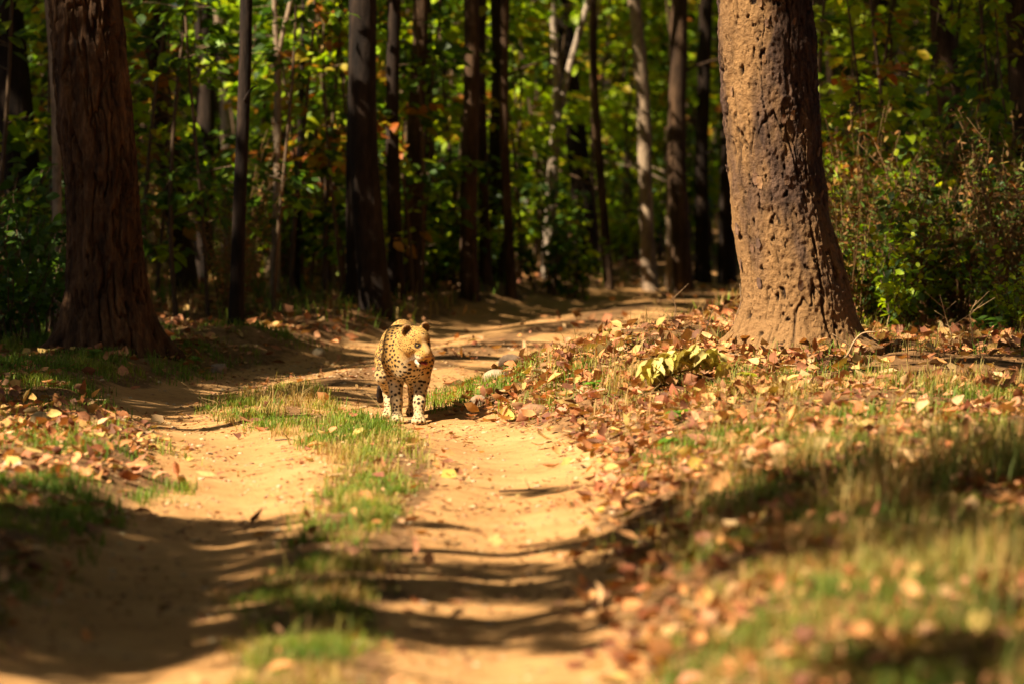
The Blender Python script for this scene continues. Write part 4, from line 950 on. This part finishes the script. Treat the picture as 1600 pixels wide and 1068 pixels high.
for k in range(20):                                      # thin dry stalks standing in the litter
    px = [660, 700, 830, 905, 950, 985, 1015, 1060, 1250, 1280, 1390, 1440, 1540, 1310, 330, 470, 600, 1180, 820, 1120][k]; py = [690, 600, 590, 545, 690, 520, 640, 700, 640, 700, 640, 655, 660, 745, 655, 640, 648, 690, 545, 720][k]
    twig_w(px, py, [(0, 0, 0), (random.uniform(-.03, .03), 0, .05), (random.uniform(-.05, .05), 0, .11), (random.uniform(-.08, .08), 0, random.uniform(.13, .22))], 0.0025, 'thin dry stalk standing ' + zone(px, py), (0.36, 0.26, 0.1), 2)

# ------------------------------------------------------------------ the leopard
def leopard():
    hx, hy, hz = 0.058, -0.19, 0.552
    Rh = (Matrix.Rotation(R(33), 3, 'Z') @ Matrix.Rotation(R(17), 3, 'X') @ Matrix.Rotation(R(-5), 3, 'Y'))
    Rn = np.array(Rh); HC = np.array([hx, hy, hz])
    def hp(a, f, u): return HC + Rn @ np.array([a, -f, u])        # head frame: a across, f forward, u up
    prims = []
    def E(c, r, k=0.03, rot=None): prims.append(('E', np.array(c, float), np.array(r, float), k, rot))
    def CN(a, b, ra, rb, k=0.025): prims.append(('C', np.array(a, float), np.array(b, float), ra, rb, k))
    # trunk
    E((0.0, .04, .445), (.135, .17, .175)); E((-.025, .28, .45), (.138, .27, .168), .05); E((-.055, .5, .455), (.128, .26, .15), .05); E((-.09, .74, .475), (.125, .2, .155), .05)
    E((-.105, .05, .49), (.062, .11, .15), .04); E((.09, .03, .48), (.055, .11, .15), .04)
    CN((-.07, .1, .60), (-.05, .06, .56), .045, .06, .04); CN((.06, .09, .59), (.05, .05, .56), .045, .06, .04)
    CN((-.02, .12, .585), (-.085, .72, .595), .05, .055, .05)
    E((-.17, .72, .41), (.075, .15, .165), .04); E((-.01, .74, .41), (.075, .15, .165), .04)
    E((.0, -.05, .42), (.1, .11, .13), .04)                        # breast
    CN((0.0, .03, .52), (.045, -.12, .535), .125, .10, .04); CN((.01, -.04, .46), (.055, -.15, .49), .10, .075, .04)
    # head
    E(hp(0, .0, .02), (.088, .095, .08), .02, Rn); E(hp(0, .035, .04), (.066, .06, .05), .02, Rn)
    for s in (-1, 1):
        E(hp(s * .05, .01, -.03), (.047, .06, .052), .025, Rn)
        E(hp(s * .025, .110, -.060), (.036, .042, .034), .015, Rn)
        E(hp(s * .034, .075, .032), (.022, .02, .014), .014, Rn)    # brow
        E(hp(s * .044, .075, -.012), (.022, .022, .018), .02, Rn)   # cheekbone
    CN(hp(0, .05, -.012), hp(0, .122, -.036), .058, .043, .02); CN(hp(0, .05, .022), hp(0, .138, -.032), .034, .026, .02)
    CN(hp(0, .03, -.080), hp(0, .098, -.122), .044, .034, .012)         # lower jaw
    for s in (-1, 1): prims.append(('EAR', hp(s * .072, -.02, .082), s, 0.012))
    # legs: right in the picture = the animal's left, forward
    CN((.10, .03, .42), (.088, .06, .29), .078, .056); CN((.088, .06, .29), (.078, -.05, .135), .054, .037); CN((.078, -.05, .135), (.075, -.085, .05), .037, .034)
    E((.074, -.125, .032), (.046, .06, .034), .02)
    CN((-.10, .06, .42), (-.085, .14, .29), .078, .056); CN((-.085, .14, .29), (-.077, .06, .135), .054, .038); CN((-.077, .06, .135), (-.074, .03, .05), .038, .034)
    E((-.073, -.005, .032), (.046, .06, .034), .02)
    CN((-.17, .70, .40), (-.185, .52, .29), .10, .068, .04); CN((-.185, .52, .29), (-.175, .66, .165), .062, .034); CN((-.175, .66, .165), (-.162, .56, .055), .034, .032); E((-.158, .51, .034), (.043, .062, .034), .02)
    CN((-.01, .74, .40), (.0, .64, .27), .10, .066, .04); CN((.0, .64, .27), (-.012, .86, .175), .06, .034); CN((-.012, .86, .175), (-.014, .80, .055), .034, .032); E((-.014, .75, .034), (.043, .062, .034), .02)
    for cx, cy in ((.074, -.17), (-.073, -.05), (-.158, .465), (-.014, .705)):
        for t in (-.034, -.012, .012, .034): E((cx + t, cy + abs(t) * .5, .024), (.0145, .03, .022), .008)
    tail = [(-.10, .90, .53), (-.13, 1.03, .40), (-.175, 1.06, .24), (-.225, .98, .12), (-.238, .86, .105), (-.240, .76, .14), (-.236, .72, .195)]
    for a, b in zip(tail[:-1], tail[1:]): CN(a, b, .022, .020, .012)
    h = 0.0052; lo = np.array([-.315, -.42, -.012]); hi = np.array([.27, 1.13, .74])
    dims = np.ceil((hi - lo) / h).astype(int) + 1
    F = np.full(dims, 1.0, dtype=np.float32)
    def region(c0, c1, pad):
        a = np.maximum(((c0 - pad - lo) / h).astype(int), 0); b = np.minimum(((c1 + pad - lo) / h).astype(int) + 2, dims)
        g_ = np.meshgrid(*[lo[q] + h * np.arange(a[q], b[q]) for q in range(3)], indexing='ij')
        return (slice(a[0], b[0]), slice(a[1], b[1]), slice(a[2], b[2])), np.stack(g_, -1)
    def smin(sl, d, k):
        f = F[sl]; hh = np.clip(0.5 + 0.5 * (f - d) / k, 0, 1); F[sl] = f * (1 - hh) + d * hh - k * hh * (1 - hh)
    for p in prims:
        if p[0] == 'E':
            _, c, r, k, rot = p; sl, G = region(c - r.max(), c + r.max(), k + 0.03); q = G - c
            if rot is not None: q = q @ rot
            l = np.linalg.norm(q / r, axis=-1); l2 = np.linalg.norm(q / (r * r), axis=-1) + 1e-6; smin(sl, l * (l - 1) / l2, k)
        elif p[0] == 'C':
            _, a, b, ra, rb, k = p; m = max(ra, rb); sl, G = region(np.minimum(a, b) - m, np.maximum(a, b) + m, k + 0.03)
            ab = b - a; t = np.clip(((G - a) @ ab) / (ab @ ab), 0, 1); smin(sl, np.linalg.norm(G - a - t[..., None] * ab, axis=-1) - (ra + (rb - ra) * t), k)
        else:
            _, c, s, k = p; sl, G = region(c - .06, c + .06, .04); q = (G - c) @ Rn
            ell = lambda q, r: (lambda l: l * (l - 1) / (np.linalg.norm(q / (r * r), axis=-1) + 1e-6))(np.linalg.norm(q / r, axis=-1))
            d = ell(q, np.array([.036, .020, .040])); cup = ell(q - np.array([0, -.018, .004]), np.array([.025, .022, .028]))
            smin(sl, np.maximum(d, -cup), k)
    # parted mouth
    c = hp(0, .120, -.098); sl, G = region(c - .05, c + .05, .02); q = (G - c) @ Rn; r = np.array([.030, .05, .011])
    l = np.linalg.norm(q / r, axis=-1); cut = l * (l - 1) / (np.linalg.norm(q / (r * r), axis=-1) + 1e-6); F[sl] = np.maximum(F[sl], -cut)
    # naive surface nets
    ins = F < 0; n0, n1, n2 = F.shape
    cnt = np.zeros((n0 - 1, n1 - 1, n2 - 1), np.float32); acc = np.zeros((n0 - 1, n1 - 1, n2 - 1, 3), np.float32)
    cor = [(a, b, c_) for a in (0, 1) for b in (0, 1) for c_ in (0, 1)]
    sub = lambda A, o: A[o[0]:o[0] + n0 - 1, o[1]:o[1] + n1 - 1, o[2]:o[2] + n2 - 1]
    for a in cor:
        for ax in range(3):
            if a[ax]: continue
            b = list(a); b[ax] = 1; A, B = sub(F, a), sub(F, b); m = sub(ins, a) != sub(ins, b)
            t = np.where(m, A / np.where(m, A - B, 1), 0); cnt += m
            for q in range(3): acc[..., q] += np.where(m, a[q] + (t if q == ax else 0), 0)
    act = cnt > 0; idx = np.full(act.shape, -1); idx[act] = np.arange(act.sum())
    V = (np.argwhere(act) + acc[act] / cnt[act][:, None]) * h + lo
    quads = []
    for ax in range(3):
        o1, o2 = [(1, 2), (2, 0), (0, 1)][ax]
        a = [slice(1, -1)] * 3; a[ax] = slice(0, -1); b = list(a); b[ax] = slice(1, None)
        A = ins[tuple(a)]; B = ins[tuple(b)]; e = np.argwhere(A != B); sg = A[A != B]
        e = e + np.array([0 if q == ax else 1 for q in range(3)])
        def cell(d1, d2):
            c_ = e.copy(); c_[:, o1] -= d1; c_[:, o2] -= d2; return idx[c_[:, 0], c_[:, 1], c_[:, 2]]
        q4 = np.stack([cell(1, 1), cell(0, 1), cell(0, 0), cell(1, 0)], -1); q4[~sg] = q4[~sg][:, ::-1]; quads.append(q4)
    Qd = np.concatenate(quads); Qd = Qd[(Qd >= 0).all(1)]
    V[:, 0] += 0.035 * np.clip((V[:, 1] - .12) / .6, 0, 1)
    # ---- coat
    nV = len(V); hq = (V - HC) @ Rn; hA, hF, hU = hq[:, 0], -hq[:, 1], hq[:, 2]
    head = (np.linalg.norm(hq / np.array([.13, .17, .15]), axis=1) < 1) & (V[:, 1] < -.1)
    x, y, z = V.T
    axis_x = -0.07 * y
    side = np.abs(x - axis_x) / .14
    gold = np.array([0.43, 0.235, 0.06]); pale = np.array([0.58, 0.45, 0.26]); white = np.array([0.70, 0.62, 0.48])
    belly = S(.40, .30, z) * S(.9, .4, side) * (z > .2)
    leg = S(.38, .22, z)
    wpale = np.clip(belly + leg * 0.65 + 0.5 * S(.12, .03, np.abs(x - .02)) * S(.5, .4, z) * (y < .1) * S(.2, .3, z), 0, 1)
    base = gold * (1 - wpale[:, None]) + pale * wpale[:, None]
    mz = head * np.clip(S(-.040, -.062, hU) * S(.045, .075, hF), 0, 1)
    mzw = np.where(hU < -.082, .9, .45)[:, None] * mz[:, None]; base = base * (1 - mzw) + white * mzw
    brg = head * S(.024, .012, np.abs(hA)) * S(.05, .09, hF) * S(-.04, -.015, hU)
    base = base * (1 - .5 * brg[:, None]) + np.array([0.58, 0.36, 0.16]) * .5 * brg[:, None]
    base *= (0.85 + 0.3 * fbm(V * 60, 5, 3))[:, None]
    # spots: blue-noise centres on the skin, sized by region
    face = head & (hF > -.02)
    spc = np.where(face, .0125, np.where(head, .016, np.where((y > .12) & (z > .3), .029, np.where(z < .12, .019, .0265))))
    spc = np.where((z > .50) & ~head & (y <= .12), .021, spc)
    grid = {}; cen = []
    for q in rng.permutation(nV)[:26000]:
        p = V[q]; s = spc[q]; key = tuple((p / .036).astype(int)); ok = True
        for a in (-1, 0, 1):
            for b in (-1, 0, 1):
                for c_ in (-1, 0, 1):
                    for w_ in grid.get((key[0] + a, key[1] + b, key[2] + c_), ()):
                        if (V[w_][0] - p[0]) ** 2 + (V[w_][1] - p[1]) ** 2 + (V[w_][2] - p[2]) ** 2 < s * s: ok = False; break
                    if not ok: break
                if not ok: break
            if not ok: break
        if ok: grid.setdefault(key, []).append(q); cen.append(q)
    kd = kdtree.KDTree(len(cen))
    for q, c_ in enumerate(cen): kd.insert(V[c_], q)
    kd.balance()
    jit = rng.uniform(.75, 1.2, len(cen)); ang = rng.uniform(0, 6.28, len(cen)); dark = np.zeros(nV); inner = np.zeros(nV)
    wob = fbm(V * 110, 8, 2)
    for q in range(nV):
        for co, ci, ds in kd.find_n(V[q], 2):
            cq = cen[ci]; s = spc[cq]; e = V[q] - V[cq]; ros = y[cq] > .14 and z[cq] > .3
            chest = (not ros) and (not head[cq]) and z[cq] > .26
            ez = e[2] * (1.45 if chest else 1.0); dd = math.sqrt(e[0] ** 2 + e[1] ** 2 + ez ** 2) / s * (0.82 + .36 * wob[q])
            rad_ = (.60 if ros else .53 if chest else .44 if not head[cq] else .43) * jit[ci]
            v = min(1, max(0, (rad_ - dd) / .10))
            if ros:
                a = math.atan2(e[2], e[0] + e[1]) - ang[ci]; gap = 1 if math.cos(a * 1.5) > -.6 else .25
                core = min(1, max(0, (rad_ * .42 - dd) / .10)); inner[q] = max(inner[q], core); v = v * (1 - core * .9) * gap
            dark[q] = max(dark[q], v)
    dark *= np.where(head & (hF > .085) & (np.abs(hA) < .03) & (hU > -.05), .1, 1)          # clear bridge of the nose
    dark *= 1 - .8 * (head & (hU < -.07))
    tailtip = (y > .66) & (x < -.165) & (z < .26) & (z > .07) & (np.abs(x + .20) < .055) & (y < .86)
    dark = np.where(tailtip, 1, dark)
    base = base * (1 - .3 * inner[:, None])
    col = base * (1 - dark[:, None]) + np.array([0.022, 0.013, 0.008]) * dark[:, None]
    for s in (-1, 1):
        c_ = hp(s * .072, -.02, .082); q = (V - c_) @ Rn
        inn = (np.linalg.norm(q / np.array([.032, .03, .036]), axis=1) < 1.1) & (q[:, 1] < .004) & (q[:, 2] > -.024); col[inn] = col[inn] * .25 + np.array([0.10, 0.05, 0.02]) * .6
        bk = (np.linalg.norm(q / np.array([.045, .03, .05]), axis=1) < 1.05) & (q[:, 1] > .008) & (q[:, 2] > -.01); col[bk] = np.array([0.03, .02, .012])
        tip = (np.linalg.norm(q / np.array([.045, .03, .05]), axis=1) < 1.05) & (q[:, 2] > .03); col[tip] = np.array([0.25, .13, .05])
        er = np.linalg.norm((hq - np.array([s * .036, -.092, .010])) / np.array([1.5, 1, .85]), axis=1); k = S(.027, .019, er); col = col * (1 - k[:, None]) + np.array([0.02, .012, .008]) * k[:, None]
        und = S(.018, .006, np.linalg.norm((hq - np.array([s * .036, -.09, -.012])) / np.array([1.4, 1, .7]), axis=1)) * .6; col = col * (1 - und[:, None]) + white * und[:, None]
    mo = np.linalg.norm((hq - np.array([0, -.115, -.098])) / np.array([.036, .056, .0155]), axis=1) < 1.05; col[mo] = np.array([0.10, 0.02, 0.015])
    m, nt, bs = mat('spotted_fur'); a_ = N(nt, 'ShaderNodeAttribute', attribute_name='tint'); tc = N(nt, 'ShaderNodeTexCoord')
    nz = noise_node(nt, 150, 3, tc.outputs['Object']); v_ = ramp(nt, nz.outputs['Fac'], [(0.3, 0.8), (0.7, 1.12)])
    nt.links.new(mixc(nt, 1.0, a_.outputs['Color'], v_.outputs[0], 'MULTIPLY'), bs.inputs['Base Color']); bs.inputs['Roughness'].default_value = 0.75; bs.inputs['Specular IOR Level'].default_value = 0.15
    bump(nt, nz.outputs['Fac'], 0.5, 0.004, bs)
    # short coat lying backwards over the skin
    tm = mesh_np('tmp', V, Qd); nrm = np.empty(nV * 3, dtype=np.float32); tm.vertices.foreach_get('normal', nrm); nrm = nrm.reshape(-1, 3); bpy.data.meshes.remove(tm)
    ns = 70000; vi = rng.integers(0, nV, ns); eye = np.minimum(*[np.linalg.norm(hq[vi] - np.array([s_ * .036, -.092, .010]), axis=1) for s_ in (-1, 1)])
    vi = vi[(eye > .028) & ~(mo[vi])]; ns = len(vi)
    flow = np.tile(np.array([0, .8, -.55]), (ns, 1)) + rng.normal(0, .3, (ns, 3)); flow -= nrm[vi] * (flow * nrm[vi]).sum(1)[:, None]; flow /= np.linalg.norm(flow, axis=1)[:, None] + 1e-6
    ln = np.where(face[vi], .004, .008) * rng.uniform(.6, 1.3, ns); sd_ = np.cross(flow, nrm[vi]) * .0012
    tipp = V[vi] + flow * ln[:, None] * .85 + nrm[vi] * ln[:, None] * .28
    FV = np.stack([V[vi] - sd_, V[vi] + sd_, tipp], 1).reshape(-1, 3); fc = np.repeat(col[vi] * rng.uniform(.9, 1.2, (ns, 1)), 3, axis=0)
    x0, y0, z0 = at1(654, 663)
    root = thing('leopard', 'spotted leopard walking towards the viewer with its head turned and mouth parted', 'leopard', (x0 - .074, y0 + .15, z0 + .002))
    obj('body', mesh_np('body', V, Qd, None, m, col), root); obj('fur', mesh_np('fur', FV, None, np.arange(ns * 3).reshape(-1, 3), M_STEM, fc), root)
    def simple(nm, c3, rough=.3):
        mm, _, b_ = mat(nm); b_.inputs['Base Color'].default_value = (*c3, 1); b_.inputs['Roughness'].default_value = rough; return mm
    def ball(nm, c_, r, mm, rot=None):
        b_ = bmesh.new(); bmesh.ops.create_uvsphere(b_, u_segments=20, v_segments=12, radius=1); me = bpy.data.meshes.new(nm)
        for v in b_.verts: v.co = Vector((v.co.x * r[0], v.co.y * r[1], v.co.z * r[2]))
        b_.to_mesh(me); b_.free(); me.polygons.foreach_set('use_smooth', [True] * len(me.polygons)); me.materials.append(mm); o = obj(nm, me, root); o.location = c_; o.rotation_euler = (rot or Rh).to_euler(); return o
    iris = simple('amber_iris', (0.20, 0.12, 0.02), .1); pup = simple('pupil', (.01, .01, .01), .1)
    for s in (-1, 1):
        e = ball('eye', hp(s * .037, .089, .010), (.0155, .0125, .0115), iris)
        p_ = ball('pupil', (0, 0, 0), (.009, .004, .009), pup); p_.parent = e; p_.location = (0, -.0095, 0); p_.rotation_euler = (0, 0, 0)
    ball('nose', hp(0, .158, -.040), (.024, .011, .015), simple('nose_skin', (0.16, 0.05, 0.04), .45))
    ball('tongue', hp(0, .118, -.106), (.020, .040, .008), simple('tongue_skin', (0.50, 0.09, 0.07), .35))
    g = Geo()
    for s in (-1, 1):
        for k in range(5):
            b = hp(s * .03, .118, -.045 - .004 * k); e = hp(s * (.10 + .01 * k), .10 - .01 * k, -.05 - .018 * k + .02)
            t = np.linspace(0, 1, 6)[:, None]; V_, Q_, T_ = tube(b + (e - b) * t - np.array([0, 0, .02]) * t * t, np.linspace(.0012, .0005, 6), 3); g.add(V_, Q_, T_, (.5, .45, .36))
    obj('whiskers', g.mesh('whiskers', M_STEM), root)
leopard()

# labels that several things still share: say which stands nearer
from collections import defaultdict
share = defaultdict(list)
for o in bpy.data.objects:
    if 'category' in o and o.parent is None: share[o['label']].append(o)
for lb, os_ in share.items():
    if len(os_) < 2: continue
    os_.sort(key=lambda o: o.location.y)
    ORD = ['nearest', 'second nearest', 'third nearest', 'fourth nearest', 'fifth nearest', 'sixth nearest', 'seventh nearest']
    for k, o in enumerate(os_):
        w = ('nearer' if k == 0 else 'farther') if len(os_) == 2 else 'farthest' if k == len(os_) - 1 else ORD[min(k, 6)]
        lb2 = o['label'] + ', ' + w
        if len(lb2.split()) > 16: lb2 = lb2.replace(' the ', ' ')
        o['label'] = lb2
